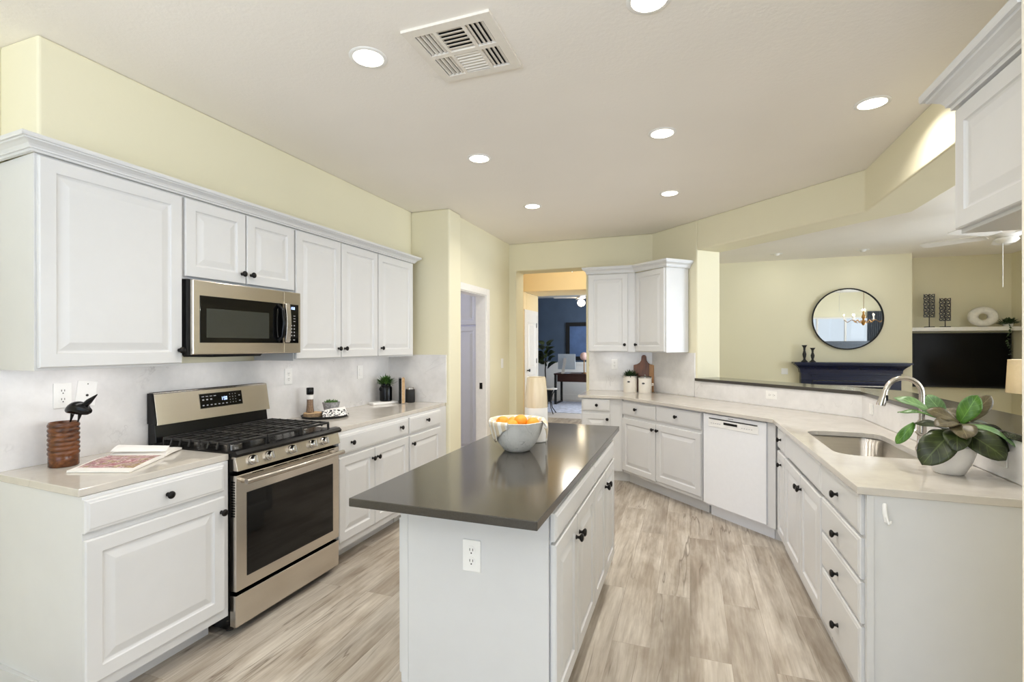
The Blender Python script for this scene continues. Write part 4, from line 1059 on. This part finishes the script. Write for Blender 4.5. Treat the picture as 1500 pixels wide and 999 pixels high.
# linen cloth: over the left rim, back inside and right rim
mb = MB(); rows = []; N = 44
def ang_in(a, a0, a1): return max(0.0, min(1.0, (a - a0) / (a1 - a0)))
for k in range(N + 1):
    a = math.radians(-28 + (250 + 28) * k / N)          # right side, round the back, to the front left
    deg = math.degrees(a)
    if deg < 22: L = .024 + .096 * math.exp(-((deg + 4) / 13.0) ** 2)
    elif deg > 140: L = .022 + .085 * max(0, 1 - abs(deg - 200) / 50.0)
    else: L = .012
    L *= 1 + .06 * math.sin(k * 1.9)
    prof = [(.118, .128), (.124, .140), (.129, .151), (.134, .1575), (.142, .1600), (.147, .153)]
    for j in range(1, 7):
        f = j / 6; prof.append((.149 - .30 * L * f if deg > 60 else .150 + .010 * math.sin(PI * f), .152 - L * f))
    row = []
    for r, z in prof:
        rip = 1 + .018 * math.sin(k * 1.3) * (1 if z > .1 else 1.5)
        p = bp(r * rip * math.cos(a), r * rip * math.sin(a), z); row.append(p)
    rows.append(mb._v(row))
for a_, b_ in zip(rows, rows[1:]):
    for j in range(len(a_) - 1): mb._f([a_[j], a_[j + 1], b_[j + 1], b_[j]])
cl = mb.build('linen_towel', 'stripe', None, smooth=180, solid=.0015)
tag(cl, 'cream and white striped linen towel draped over the rim of the fruit bowl', 'towel')
ORG = [(-.075, .0, .128, 'orange at the left end of the fruit bowl, with dark stem end'), (-.028, -.052, .118, 'orange at the front middle of the fruit bowl'),
       (.018, -.002, .135, 'orange at the top middle of the fruit bowl'), (.080, -.022, .124, 'orange at the right of the fruit bowl'),
       (-.02, .058, .116, 'orange half hidden at the back of the fruit bowl')]
o0 = None
for r, f, z, lab in ORG:
    p = bp(r, f, z - .020)
    if o0 is None:
        o0 = thing('orange', lab, 'orange', p, 'oranges in the concrete bowl')
        MB().sphere(p + Vector((0, 0, .034)), .0345, 20, 14, 1, 1, .95).build('peel', 'orange', o0, smooth=180)
        MB().lathe([(0, 0), (.004, 0), (.003, .003), (0, .003)], 8, None, p + Vector((-.010, -.0235, .0525))).build('stem_end', 'soil', o0)
    else:
        o = o0.copy(); COL.objects.link(o); o.location = p; o['label'] = lab; o.rotation_euler = (0, 0, random.uniform(1, 5))
        for ch in list(o0.children):
            c = ch.copy(); COL.objects.link(c); c.parent = o
for r, f in ((-.05, -.01), (.02, .04), (.05, -.02), (0, -.03)):
    p = bp(r * .6, f * .6, .019)
    o = o0.copy(); COL.objects.link(o); o.location = p; o['label'] = 'orange buried at the bottom of the fruit bowl'
    for ch in list(o0.children):
        c = ch.copy(); COL.objects.link(c); c.parent = o
vx, vy = -.812, 2.655
t = thing('vase', 'tall two-tone vase, ribbed beige above a white base, behind the fruit bowl', 'vase', (vx, vy, CT))
MB().lathe([(0, 0), (.058, 0), (.062, .004), (.064, .10), (.064, .190), (0, .190)], 36, None, (vx, vy, CT)).build('base', 'porcelain', t, smooth=40)
mb = MB(); R_ = []
for r, z in ((.0625, .1905), (.0635, .20), (.060, .28), (.053, .350), (.050, .360), (.046, .359), (.047, .34), (.054, .22)):
    R_.append(mb._v([(vx + r * (1 + .018 * math.cos(9 * a)) * math.cos(a), vy + r * (1 + .018 * math.cos(9 * a)) * math.sin(a), CT + z) for a in [2 * PI * k / 54 for k in range(54)]]))
mb._f(R_[0]); mb._f(R_[-1])
for a, b in zip(R_, R_[1:]):
    for k in range(54): mb._f([a[k], a[(k + 1) % 54], b[(k + 1) % 54], b[k]])
mb.build('neck', 'beigeglaze', t, smooth=50)

# ------------------------------------------------------------------ back corner objects
def canister(c, r, h, label, cat, kind):
    t = thing(kind, label, cat, c)
    MB().lathe([(0, 0), (r, 0), (r + .002, .004), (r + .002, h - .01), (r + .005, h - .006), (r + .005, h), (r - .003, h), (r - .004, h - .03), (0, h - .03)], 32, None, c).build('body', 'cream', t, smooth=35)
    d = Vector((-c[0], -c[1], 0)).normalized(); s = Vector((-d.y, d.x, 0))
    p = Vector(c) + d * (r + .0022) - s * .018 + Vector((0, 0, h * .66))
    Mx = Matrix(((s.x, 0, d.x, p.x), (s.y, 0, d.y, p.y), (0, 1, 0, p.z), (0, 0, 0, 1)))
    MB().lathe([(.0, -.004), (.017, -.004), (.017, .0012), (0, .0012)], 20, Mx, (0, 0, 0), True, 1.0, .62).build('badge', 'greyconcrete', t)
    MB().lathe([(.013, .0013), (.0115, .0016), (0, .0016)], 18, Mx, (0, 0, 0), True, 1.0, .5).build('badge_face', 'slot', t)
    return t
t = canister((-.638, 5.765, CT), .074, .185, 'cream canister planter with green foliage left of the cutting board', 'planter', 'canister_planter')
bush((-.638, 5.765, CT + .165), .135, .085, 260, .012, .055, 'foliage', 'rosemary', t)
t = canister((-.472, 5.735, CT), .070, .165, 'cream lidded canister with side handle before the cutting board', 'canister', 'storage_canister')
MB().lathe([(0, .166), (.072, .166), (.072, .178), (.06, .186), (.02, .190), (0, .190)], 32, None, (-.472, 5.735, CT)).build('lid', 'pane', t, smooth=40)
MB().lathe([(.072, .168), (.0745, .168), (.0745, .177), (.072, .177), (.072, .168)], 32, None, (-.472, 5.735, CT), False).build('lid_band', 'nickel', t, smooth=40)
MB().sphere((-.472, 5.735, CT + .197), .009, 12, 8).build('lid_knob', 'nickel', t, smooth=180)
MB().tube([(-.402, 5.742, CT + .10), (-.383, 5.745, CT + .105), (-.383, 5.745, CT + .085), (-.402, 5.742, CT + .085)], .006, 8).build('handle', 'cream', t, smooth=60)
CB = Matrix.Translation((-.495, 5.850, CT + .001)) @ Matrix.Rotation(math.radians(-4), 4, 'X') @ Matrix(((1, 0, 0, 0), (0, 0, -1, 0), (0, 1, 0, 0), (0, 0, 0, 1)))
t = thing('cutting_board', 'brown wooden cutting board with handle leaning on the back backsplash', 'cutting board', (-.495, 5.850, CT))
outl = [(-.115, 0), (.112, 0), (.112, .305), (.075, .315), (.045, .335), (.030, .36), (.026, .405), (.012, .422), (-.012, .422), (-.026, .405), (-.030, .36), (-.045, .335), (-.075, .315), (-.115, .305)]
left = [p for p in outl if p[0] < .055]
MB().prism([(-.115, 0), (.058, 0), (.058, .325), (.045, .335), (.030, .36), (.026, .405), (.012, .422), (-.012, .422), (-.026, .405), (-.030, .36), (-.045, .335), (-.075, .315), (-.115, .305)], 0, .018, CB).build('board', 'walnut', t, bevel=.003)
MB().prism([(.0582, 0), (.112, 0), (.112, .305), (.075, .315), (.0582, .325)], 0, .018, CB).build('light_plank', 'acacia', t, bevel=.003)

# ------------------------------------------------------------------ big leafy plant by the sink
sx, sy = 1.022, 2.562
t = thing('fig_plant', 'broad-leaved green plant in a white bowl pot on the sink counter', 'potted plant', (sx, sy, CT))
MB().lathe([(0, 0), (.046, 0), (.052, .004), (.072, .045), (.086, .085), (.091, .120), (.086, .120), (.080, .085), (0, .085)], 36, None, (sx, sy, CT)).build('pot', 'porcelain', t, smooth=40)
MB().lathe([(0, .0855), (.079, .0855), (.079, .095), (0, .1)], 24, None, (sx, sy, CT)).build('soil', 'soil', t, smooth=40)
Vd = Vector((sx, sy, 0)).normalized(); Pv = Vector((Vd.y, -Vd.x, 0))
def px(u, v, tw):
    return Vector((sx, sy, 1.454)) + Pv * ((u - 1390) / 470.0) - Vd * tw + Vector((0, 0, -(v - 505.66) * 2.09 / 720.7 * (1 - tw / 2.7)))
MB().tube([(sx, sy, CT + .09), px(1398, 640, 0), px(1405, 616, 0)], [.010, .008, .005], 8).build('stem', 'soil', t, smooth=60)
LV = [  # base, tip, towards, width, droop, up, material
    ((1406, 618, .00), (1432, 577, -.01), .070, .012, -Vd, 'leaf_bright'),
    ((1410, 618, -.03), (1453, 577, -.10), .062, .012, -Vd, 'leaf_olive'),
    ((1384, 608, -.02), (1358, 580, .00), .058, .010, -Vd, 'leaf_light'),
    ((1366, 608, .00), (1304, 587, -.02), .050, .018, Vector((0, 0, 1)) - Vd * .6, 'leaf_light'),
    ((1372, 612, -.05), (1309, 609, -.06), .032, .012, Vector((0, 0, 1)) - Vd * .3, 'leaf_bright'),
    ((1404, 619, .01), (1356, 603, .04), .062, .014, Vector((0, 0, 1)) - Vd * .8, 'leaf_olive'),
    ((1402, 616, -.02), (1386, 598, -.08), .055, .012, Vector((0, 0, 1)) - Vd, 'leaf_olive'),
    ((1404, 619, .02), (1416, 640, .13), .085, .012, Vector((0, 0, 1)) - Vd * .5, 'leaf_olive'),
    ((1406, 620, .02), (1372, 626, .12), .070, .014, Vector((0, 0, 1)) - Vd * .5, 'leaf_olive'),
    ((1408, 619, .00), (1484, 645, .03), .060, .022, Vector((0, 0, 1)) - Vd * .2 + Pv * .2, 'leaf_light'),
    ((1410, 617, -.03), (1472, 630, -.06), .080, .022, Vector((0, 0, 1)), 'leaf'),
    ((1396, 632, .00), (1336, 624, .01), .060, .014, Vector((0, 0, 1)) - Vd * .3, 'leaf'),
    ((1338, 623, .01), (1309, 657, .02), .042, .010, -Vd, 'leaf_bright'),
    ((1400, 630, .03), (1352, 685, .13), .118, .034, Vector((0, 0, .5)) - Vd, 'leaf'),
    ((1402, 628, .02), (1402, 660, .14), .085, .028, Vector((0, 0, .5)) - Vd, 'leaf'),
    ((1408, 630, .02), (1468, 664, .08), .100, .030, Vector((0, 0, .6)) - Vd, 'leaf'),
    ((1410, 624, -.01), (1474, 652, .00), .085, .024, Vector((0, 0, .8)) - Vd * .5, 'leaf'),
    ((1400, 630, -.06), (1360, 648, -.14), .090, .02, Vector((0, 0, 1)), 'leaf'),
    ((1408, 630, -.06), (1440, 650, -.16), .090, .02, Vector((0, 0, 1)), 'leaf')]
for b, tp, w, dr_, up, mt in LV:
    MB().leaf(px(*b), px(*tp), w, up=up, droop=dr_, fold=.12, nl=14, nw=6, wav=.0032, tipw=1.2).build('leaf', mt, t, smooth=180, solid=.0012)

# ------------------------------------------------------------------ family room
t = thing('fireplace_mantel', 'dark blue painted fireplace mantel on the family room wall', 'fireplace mantel', (2.19, 8.34, 0))
MW = Fr((0, 8.449), (1, 0), (0, -1))
MB().sweep([(1.555, 8.449), (1.555, 8.33), (2.80, 8.33), (2.80, 8.449)], [(0, 1.04), (.006, 1.04), (.012, 1.09), (.03, 1.115), (.055, 1.14), (.075, 1.155), (.075, 1.165), (.082, 1.170), (0, 1.170)][::1]).build('shelf_molding', 'navywood', t)
MW.box(MB(), 1.455, 2.90, 0, .225, 1.1705, 1.197).build('mantel_shelf', 'navywood', t, bevel=.004)
MW.box(MB(), 1.56, 2.795, 0, .117, .93, 1.16).build('frieze', 'navywood', t, bevel=.003)
for u0 in (1.56, 2.645): MW.box(MB(), u0, u0 + .15, 0, .115, 0, .929).build('pilaster', 'navywood', t, bevel=.003)
mb = MB()
for d, w in ((.1175, .0), (.128, .03)):
    MW.box(mb, 1.66 + w, 2.695 - w, d, d + .01, 1.015 - w, 1.045 - w)
mb.build('frieze_molding', 'navywood', t, bevel=.004)
MB().sweep([(1.71, 8.335), (2.645, 8.335)][::1], [(0, .87), (.012, .87), (.02, .9), (.02, .925), (0, .925)]).build('inner_molding', 'navywood', t)
MW.box(MB(), 1.711, 2.644, .001, .05, 0, .868).build('firebox', 'black', t)
MW.box(MB(), 1.711, 2.644, .0505, .058, .845, .862).build('firebox_trim', 'nickel', t)
def candlestick(x, h, label):
    c = (x, 8.345, 1.1955)
    prof = [(0, 0), (.042, 0), (.044, .008), (.034, .02), (.018, .035), (.013, .055), (.022, .085), (.026, .12), (.018, .15), (.012, .175), (.016, .19), (.014, .205), (.022, .225), (.034, .245), (.036, .252), (0, .252)]
    return tag(MB().lathe([(r, z * h / .252) for r, z in prof], 20, None, c).build('candlestick', 'blackmat', smooth=40), label, 'candlestick', 'candlesticks on the blue mantel')
candlestick(1.607, .252, 'taller dark turned candlestick at the left end of the mantel')
candlestick(1.713, .212, 'shorter dark turned candlestick on the mantel, right of the taller one')
mc = Vector((2.165, 8.41, 1.828))
t = thing('wall_mirror', 'round black-framed mirror on the wall above the blue mantel', 'mirror', (2.165, 8.41, 1.378))
MM = Matrix.Translation(mc) @ Matrix.Rotation(math.radians(1.2), 4, 'X') @ Matrix(((1, 0, 0, 0), (0, 0, -1, 0), (0, 1, 0, 0), (0, 0, 0, 1)))
MB().lathe([(.432, -.012), (.449, -.012), (.449, .016), (.440, .018), (.432, .012), (.432, -.012)], 72, MM, (0, 0, 0), False).build('frame', 'blackmat', t, smooth=40)
MB().lathe([(0, .002), (.431, .002), (.431, -.010), (0, -.010)], 72, MM).build('mirror_glass', 'mirror', t)
MB().box(2.10, 2.23, 8.425, 8.449, 1.95, 2.0).build('hanger', 'blackmat', t)
tag(MB().box(2.962, 4.288, 8.66, 8.948, 1.645, 1.700).build('floating_shelf', 'trimwhite', bevel=.003), 'long white shelf in the niche above the television', 'shelf')
SH = 1.7005
def tower(x, h0, h1, label):
    t = thing('metal_sculpture', label, 'sculpture', (x, 8.76, SH), 'sculptures on the niche shelf')
    MB().box(x - .05, x + .05, 8.72, 8.80, SH, SH + .012).build('base', 'blackmat', t)
    MB().tube([(x, 8.76, SH + .012), (x, 8.76, SH + h1)], .006, 8).build('rod', 'blackmat', t)
    mb = MB(); n = 8
    for k in range(n):
        z = SH + h0 + (h1 - h0) * (k + .5) / n; dz = (h1 - h0) / n
        for s in (-1, 0, 1):
            cx_ = x + s * .042 + (.008 if k % 2 else -.008)
            mb.lathe([(.0205, -.006), (.0205, .006), (.0115, .006), (.0115, -.006), (.0205, -.006)], 10, Matrix.Translation((cx_, 8.76 + .01 * (k % 2), z)) @ Matrix.Rotation(PI / 2, 4, 'X'), (0, 0, 0), False)
        mb.box(x - .066, x + .066, 8.757, 8.763, z - dz * .5 - .004, z - dz * .5 + .005)
    for s in (-1, 1): mb.box(x + s * .062 - .004, x + s * .062 + .004, 8.757, 8.763, SH + h0, SH + h1)
    mb.build('openwork_panel', 'iron', t)
tower(3.272, .150, .485, 'taller dark openwork metal sculpture on the niche shelf')
tower(3.458, .095, .420, 'shorter dark openwork metal sculpture beside the taller one')
t = thing('ring_vase', 'white round vase with a hole through it on the niche shelf', 'vase', (3.885, 8.76, SH))
mb = MB(); n, m = 40, 16
R_ = []
for i in range(n):
    a = 2 * PI * i / n; row = []
    cxr, czr = .112, .093
    for j in range(m):
        b = 2 * PI * j / m; rr_ = 1 + .52 * math.cos(b)
        row.append((3.885 + cxr * rr_ * math.cos(a) * 1.0, 8.76 + .062 * math.sin(b), SH + .1425 + czr * rr_ * math.sin(a)))
    R_.append(mb._v(row))
for i in range(n):
    for j in range(m): mb._f([R_[i][j], R_[(i + 1) % n][j], R_[(i + 1) % n][(j + 1) % m], R_[i][(j + 1) % m]])
mb.build('ring', 'plaster', t, smooth=180)
t = thing('trailing_plant', 'green trailing plant hanging over the right end of the niche shelf', 'potted plant', (4.17, 8.78, SH))
MB().lathe([(0, 0), (.05, 0), (.06, .06), (.055, .06), (0, .05)], 20, None, (4.17, 8.78, SH)).build('pot', 'plaster', t, smooth=40)
bush((4.16, 8.75, SH + .03), .15, .09, 150, .03, .06, 'foliage', 'bluegreen', t)
mb = MB()
for k in range(46):
    f = k / 45; c = Vector((4.11 + .02 * math.sin(9 * f), 8.638 - .004, SH + .03 - .42 * f)); wd = .035 * (1 - .55 * f)
    d = Vector((random.uniform(-1, 1), -random.uniform(.1, .5), random.uniform(-1, .2))).normalized()
    mb.leaf(c, c + d * wd * 1.4, .022, nl=4, nw=2)
mb.build('hanging_stems', 'bluegreen', t, smooth=180)
t = thing('television', 'large black flat television in the niche below the white shelf', 'television', (3.68, 8.9, .82))
MB().box(3.112, 4.262, 8.885, 8.925, .828, 1.618).build('housing', 'blackmat', t, bevel=.003)
MB().box(3.128, 4.246, 8.883, 8.8845, .852, 1.603).build('screen', 'screen', t)
MB().box(3.5, 3.9, 8.926, 8.949, 1.1, 1.4).build('wall_bracket', 'blackmat', t)
# table lamp on a side table at the right
lx, ly = 3.865, 7.72
t = thing('side_table', 'white side table under the lamp in the family room', 'table', (lx, ly, 0))
MB().lathe([(0, .52), (.26, .52), (.265, .53), (.265, .55), (0, .55)], 36, None, (lx, ly, 0)).build('table_top', 'trimwhite', t, smooth=40)
MB().lathe([(0, 0), (.17, 0), (.17, .02), (.03, .05), (.025, .5), (.08, .5195), (0, .5195)], 24, None, (lx, ly, 0)).build('pedestal', 'trimwhite', t, smooth=40)
t = thing('table_lamp', 'table lamp with cream drum shade at the right edge of the family room', 'lamp', (lx, ly, .5505))
MB().lathe([(0, .551), (.08, .551), (.08, .565), (.05, .60), (.07, .70), (.05, .80), (.012, .85), (.012, .98), (0, .98)], 24, None, (lx, ly, 0)).build('base', 'plaster', t, smooth=50)
MB().lathe([(.205, .862), (.185, 1.268), (.183, 1.268), (.203, .862), (.205, .862)], 40, None, (lx, ly, 0), False).build('lamp_shade', 'shade', t, smooth=60)
MB().sphere((lx, ly, 1.05), .035, 12, 8).build('bulb', 'glow', t, smooth=180)
ll_ = bpy.data.lights.new('lamp_table_lamp', 'POINT'); ll_.energy = 5; ll_.color = WARM; ll_.shadow_soft_size = .03
lo = bpy.data.objects.new('lamp_table_lamp', ll_); COL.objects.link(lo); lo.location = (lx, ly, 1.12)
# ceiling fan
fx, fy, fz = 2.74, 5.78, 2.40
t = thing('ceiling_fan', 'white ceiling fan of the family room with pull chain', 'ceiling fan', (fx, fy, H))
MB().lathe([(0, 0), (.07, 0), (.06, -.05), (.014, -.06), (.014, -.19), (.05, -.20), (.10, -.215), (.115, -.24), (.115, -.285), (.07, -.31), (0, -.31)], 32, None, (fx, fy, H - .0005)).build('motor_housing', 'fan', t, smooth=40)
MB().lathe([(0, 0), (.075, 0), (.085, -.02), (.06, -.045), (0, -.055)], 24, None, (fx, fy, H - .311)).build('light_bowl', 'plaster', t, smooth=40)
for k in range(5):
    a = math.radians(141 + 72 * k); Mx = Matrix.Translation((fx, fy, H - .285)) @ Matrix.Rotation(a, 4, 'Z') @ Matrix.Rotation(math.radians(9), 4, 'X')
    MB().prism([(.14, -.055), (.20, -.065), (.60, -.072), (.635, -.05), (.635, .05), (.60, .072), (.20, .065), (.14, .055)], 0, .006, Mx).build('blade', 'fan', t, bevel=.002)
    MB().box(.09, .19, -.018, .018, .0062, .014, Mx).build('blade_iron', 'fan', t)
MB().tube([(fx - .03, fy, H - .36), (fx - .03, fy, 1.98)], .0022, 6).build('pull_chain', 'plastic', t)
for x, y, lab in ((1.165, 7.84, 'small recessed eyeball light in the family room ceiling left of the mirror'), (2.225, 7.92, 'small recessed eyeball light in the family room ceiling above the mirror')):
    t = thing('eyeball_light', lab, 'ceiling light', (x, y, H), 'eyeball lights of the family room')
    MB().lathe([(.045, -.004), (.075, -.004), (.08, -.0005), (.045, -.0005), (.045, -.004)], 28, None, (x, y, H), False).build('trim_ring', 'plastic', t, smooth=40)
    MB().lathe([(0, -.03), (.025, -.026), (.044, -.004), (.044, -.0006), (0, -.0006)], 24, None, (x, y, H)).build('eyeball', 'plaster', t, smooth=180)
    area('lamp_eyeball', (x, y, H - .04), (x + .2, 8.45, 1.3), .06, .06, .7, WARM, 140, 'DISK')

# dining corner that the mirror shows
cx_, cy_, cz_ = 4.45, 1.0, 1.80
t = thing('chandelier', 'brass chandelier with candle lamps reflected in the round mirror', 'chandelier', (cx_, cy_, H))
MB().tube([(cx_, cy_, H - .001), (cx_, cy_, cz_ + .30)], .006, 8).build('chain', 'brass', t)
MB().lathe([(0, -.14), (.02, -.13), (.05, -.08), (.055, -.04), (.03, 0), (.025, .04), (.05, .08), (.04, .13), (.02, .18), (.03, .24), (.01, .32), (0, .32)], 20, None, (cx_, cy_, cz_)).build('column', 'brass', t, smooth=50)
for k in range(6):
    a = 2 * PI * k / 6 + .3; d = Vector((math.cos(a), math.sin(a), 0)); c = Vector((cx_, cy_, cz_))
    ar = MB().tube([c + d * .04, c + d * .14 + Vector((0, 0, -.07)), c + d * .26 + Vector((0, 0, .02)), c + d * .36 + Vector((0, 0, -.05)), c + d * .44 + Vector((0, 0, .02))], .009, 8).build('arm', 'brass', t, smooth=60)
    MB().lathe([(0, 0), (.05, .004), (.02, .01), (.012, .012), (.012, .11), (0, .11)], 12, None, c + d * .44 + Vector((0, 0, .022))).build('candle_sleeve', 'cream', ar, smooth=40)
    MB().sphere(c + d * .44 + Vector((0, 0, .155)), .016, 10, 8, 1, 1, 1.6).build('bulb', 'bulb', ar, smooth=180)
lq = bpy.data.lights.new('lamp_chandelier', 'POINT'); lq.energy = 45; lq.color = WARM; lq.shadow_soft_size = .03
lo = bpy.data.objects.new('lamp_chandelier', lq); COL.objects.link(lo); lo.location = (cx_, cy_, cz_ + .28)
t = thing('sofa', 'grey sofa below the dining window, seen only in the mirror', 'sofa', (4.9, -.9, 0))
MB().box(3.9, 5.9, -1.3, -.45, .08, .45).build('seat', 'greyfab', t, bevel=.05)
MB().box(3.9, 5.9, -1.55, -1.31, .08, 1.15).build('backrest', 'greyfab', t, bevel=.06)
for x in (3.66, 5.91): MB().box(x, x + .23, -1.5, -.45, .08, .75).build('arm', 'greyfab', t, bevel=.05)
for x in (3.7, 6.05):
    for y in (-1.45, -.5): MB().box(x, x + .05, y, y + .05, 0, .079).build('leg', 'espresso', t)
for x0, lab in ((3.12, 'left grey curtain at the dining window'), (5.55, 'right grey curtain at the dining window')):
    mb = MB(); pts = [(x0 + .42 * k / 40, -2.54 + .025 * math.sin(k * 1.25)) for k in range(41)]
    mb.prism(pts + [(x, y + .012) for x, y in pts[::-1]], .03, 2.1); tag(mb.build('curtain', 'greyfab', smooth=60), lab, 'curtain', 'dining window curtains')

# ------------------------------------------------------------------ foyer and office
fxc, fyc = -1.66, 7.3
t = thing('crystal_chandelier', 'lit crystal chandelier in the foyer beyond the hallway opening', 'chandelier', (fxc, fyc, 3.1))
MB().tube([(fxc, fyc, 3.099), (fxc, fyc, 2.72)], .01, 8).build('stem', 'nickel', t)
MB().lathe([(0, 2.72), (.26, 2.72), (.27, 2.71), (.26, 2.70), (0, 2.70)], 32, None, (fxc, fyc, 0)).build('frame', 'nickel', t, smooth=40)
mb = MB()
for k in range(150):
    a = random.uniform(0, 2 * PI); r = .25 * math.sqrt(random.random()); z = 2.69 - random.uniform(0, .13) * (1 - (r / .3) ** 2); s = random.uniform(.012, .022)
    mb.lathe([(0, -s), (s * .6, 0), (0, s)], 5, Matrix.Translation((fxc + r * math.cos(a), fyc + r * math.sin(a), z)) @ Matrix.Rotation(a, 4, 'X'))
o = mb.build('crystals', 'crystal', t); o['kind'] = 'stuff'
MB().sphere((fxc - .04, fyc - .22, 2.585), .014, 8, 6).build('finial', 'iron', t)
area('lamp_foyer', (fxc, fyc, 2.5), (fxc, fyc, 0),   .3, .3, 18, (1, .95, .84), 180, 'DISK')
lp = bpy.data.lights.new('lamp_foyer_bulbs', 'POINT'); lp.energy = 34; lp.color = (1, .94, .82); lp.shadow_soft_size = .1
lo = bpy.data.objects.new('lamp_foyer_bulbs', lp); COL.objects.link(lo); lo.location = (fxc, fyc, 2.88)
tag(MB().prism([(-3.35, 10.27), (-1.2, 10.27), (-1.2, 12.35), (-3.35, 12.35)], .0012, .012).build('area_rug', 'rug', bevel=.003), 'pale blue patterned rug under the office desk', 'rug')
t = thing('side_table', 'small round side table with curved black legs before the office', 'table', (-2.80, 10.08, 0))
MB().lathe([(0, .52), (.17, .52), (.175, .528), (.175, .54), (0, .54)], 28, None, (-2.80, 10.08, 0)).build('table_top', 'porcelain', t, smooth=40)
for k in range(4):
    a = PI / 4 + k * PI / 2; d = Vector((math.cos(a), math.sin(a), 0)); c = Vector((-2.80, 10.08, 0))
    MB().tube([c + d * .16 + Vector((0, 0, .519)), c + d * .08 + Vector((0, 0, .40)), c + d * .045 + Vector((0, 0, .27)), c + d * .08 + Vector((0, 0, .13)), c + d * .17 + Vector((0, 0, .013))], .010, 8).build('leg', 'blackmat', t, smooth=60)
t = thing('office_desk', 'dark wood office desk with black metal legs on the pale rug', 'desk', (-2.2, 11.95, .012))
MB().box(-3.11, -1.3, 11.62, 12.30, .735, .765).build('desk_top', 'espresso', t, bevel=.002)
MB().box(-3.03, -1.38, 11.64, 12.28, .565, .7345).build('drawer_case', 'espresso', t, bevel=.002)
for x in (-3.10, -1.36):
    for y in (11.63, 12.24): MB().box(x, x + .05, y, y + .05, .0125, .7345).build('leg', 'blackmat', t)
    MB().box(x + .005, x + .045, 11.681, 12.239, .013, .05).build('foot_rail', 'blackmat', t)
t = thing('desktop_computer', 'silver all-in-one computer seen from behind on the office desk', 'computer', (-2.83, 11.85, .7655))
MB().box(-3.06, -2.62, 11.83, 11.86, .86, 1.235).build('display_housing', 'alu', t, bevel=.008)
MB().prism([(11.60, .7656), (11.63, .7656), (11.80, 1.05), (11.8285, 1.12), (11.8285, 1.14), (11.79, 1.06)], -2.915, -2.845, YZ).build('stand', 'chrome', t)
MB().box(-2.93, -2.74, 11.635, 11.9, .7656, .774).build('stand_foot', 'alu', t, bevel=.003)
t = thing('globe_lamp', 'small blush globe lamp on the office desk beside the computer', 'lamp', (-2.42, 11.9, .7655))
MB().lathe([(0, .7656), (.07, .7656), (.07, .78), (.012, .79), (.012, 1.08), (0, 1.08)], 20, None, (-2.42, 11.9, 0)).build('stem', 'brass', t, smooth=40)
MB().sphere((-2.42, 11.9, 1.18), .10, 20, 14).build('globe', 'pink', t, smooth=180)
t = thing('framed_picture', 'large black-framed picture on the dark blue office wall', 'picture', (-2.6, 12.98, 1.1))
fr_ = Fr((0, 12.999), (1, 0), (0, -1))
mb = MB(); fr_.box(mb, -3.13, -3.03, 0, .03, 1.05, 2.06); fr_.box(mb, -2.13, -2.03, 0, .03, 1.05, 2.06); fr_.box(mb, -3.03, -2.13, 0, .03, 1.96, 2.06); fr_.box(mb, -3.03, -2.13, 0, .03, 1.05, 1.15)
mb.build('frame', 'blackmat', t)
bl = plain('blue_print', (92, 116, 158), .4, var=.1, scale=3); M['bluepic'] = bl
fr_.box(MB(), -3.0295, -2.1305, .002, .012, 1.1505, 1.9595).build('print', 'bluepic', t)
t = thing('potted_tree', 'tall dark leafy potted plant at the left of the office', 'potted plant', (-3.50, 12.3, 0))
MB().lathe([(0, .002), (.14, .002), (.18, .35), (.165, .35), (0, .30)], 24, None, (-3.50, 12.3, 0)).build('pot', 'blackmat', t, smooth=40)
MB().tube([(-3.50, 12.3, .3), (-3.52, 12.3, .8), (-3.49, 12.3, 1.3)], [.02, .016, .012], 8).build('trunk', 'soil', t, smooth=60)
mb = MB()
for k in range(26):
    a = random.uniform(0, 2 * PI); z = random.uniform(.8, 1.45); d = Vector((math.cos(a), math.sin(a) * .5, random.uniform(.1, .8))).normalized(); c = Vector((-3.5, 12.28, z))
    mb.leaf(c + d * .06, c + d * random.uniform(.24, .36), .16, up=(0, -.5, 1), droop=.03, nl=7, nw=4)
mb.build('foliage', 'leaf', t, smooth=180)
ofx, ofy = -2.36, 11.3
t = thing('ceiling_fan', 'white office ceiling fan with a lit globe', 'ceiling fan', (ofx, ofy, H))
MB().lathe([(0, 0), (.06, 0), (.05, -.05), (.014, -.06), (.014, -.12), (.10, -.14), (.10, -.20), (0, -.22)], 24, None, (ofx, ofy, H - .0005)).build('motor_housing', 'fan', t, smooth=40)
MB().sphere((ofx, ofy, H - .31), .09, 18, 12, 1, 1, .9).build('lit_globe', 'bulb', t, smooth=180)
for k in range(4):
    Mx = Matrix.Translation((ofx, ofy, H - .19)) @ Matrix.Rotation(math.radians(199 + 90 * k), 4, 'Z') @ Matrix.Rotation(math.radians(8), 4, 'X')
    MB().prism([(.11, -.05), (.6, -.07), (.64, -.04), (.64, .04), (.6, .07), (.11, .05)], 0, .006, Mx).build('blade', 'fan', t)
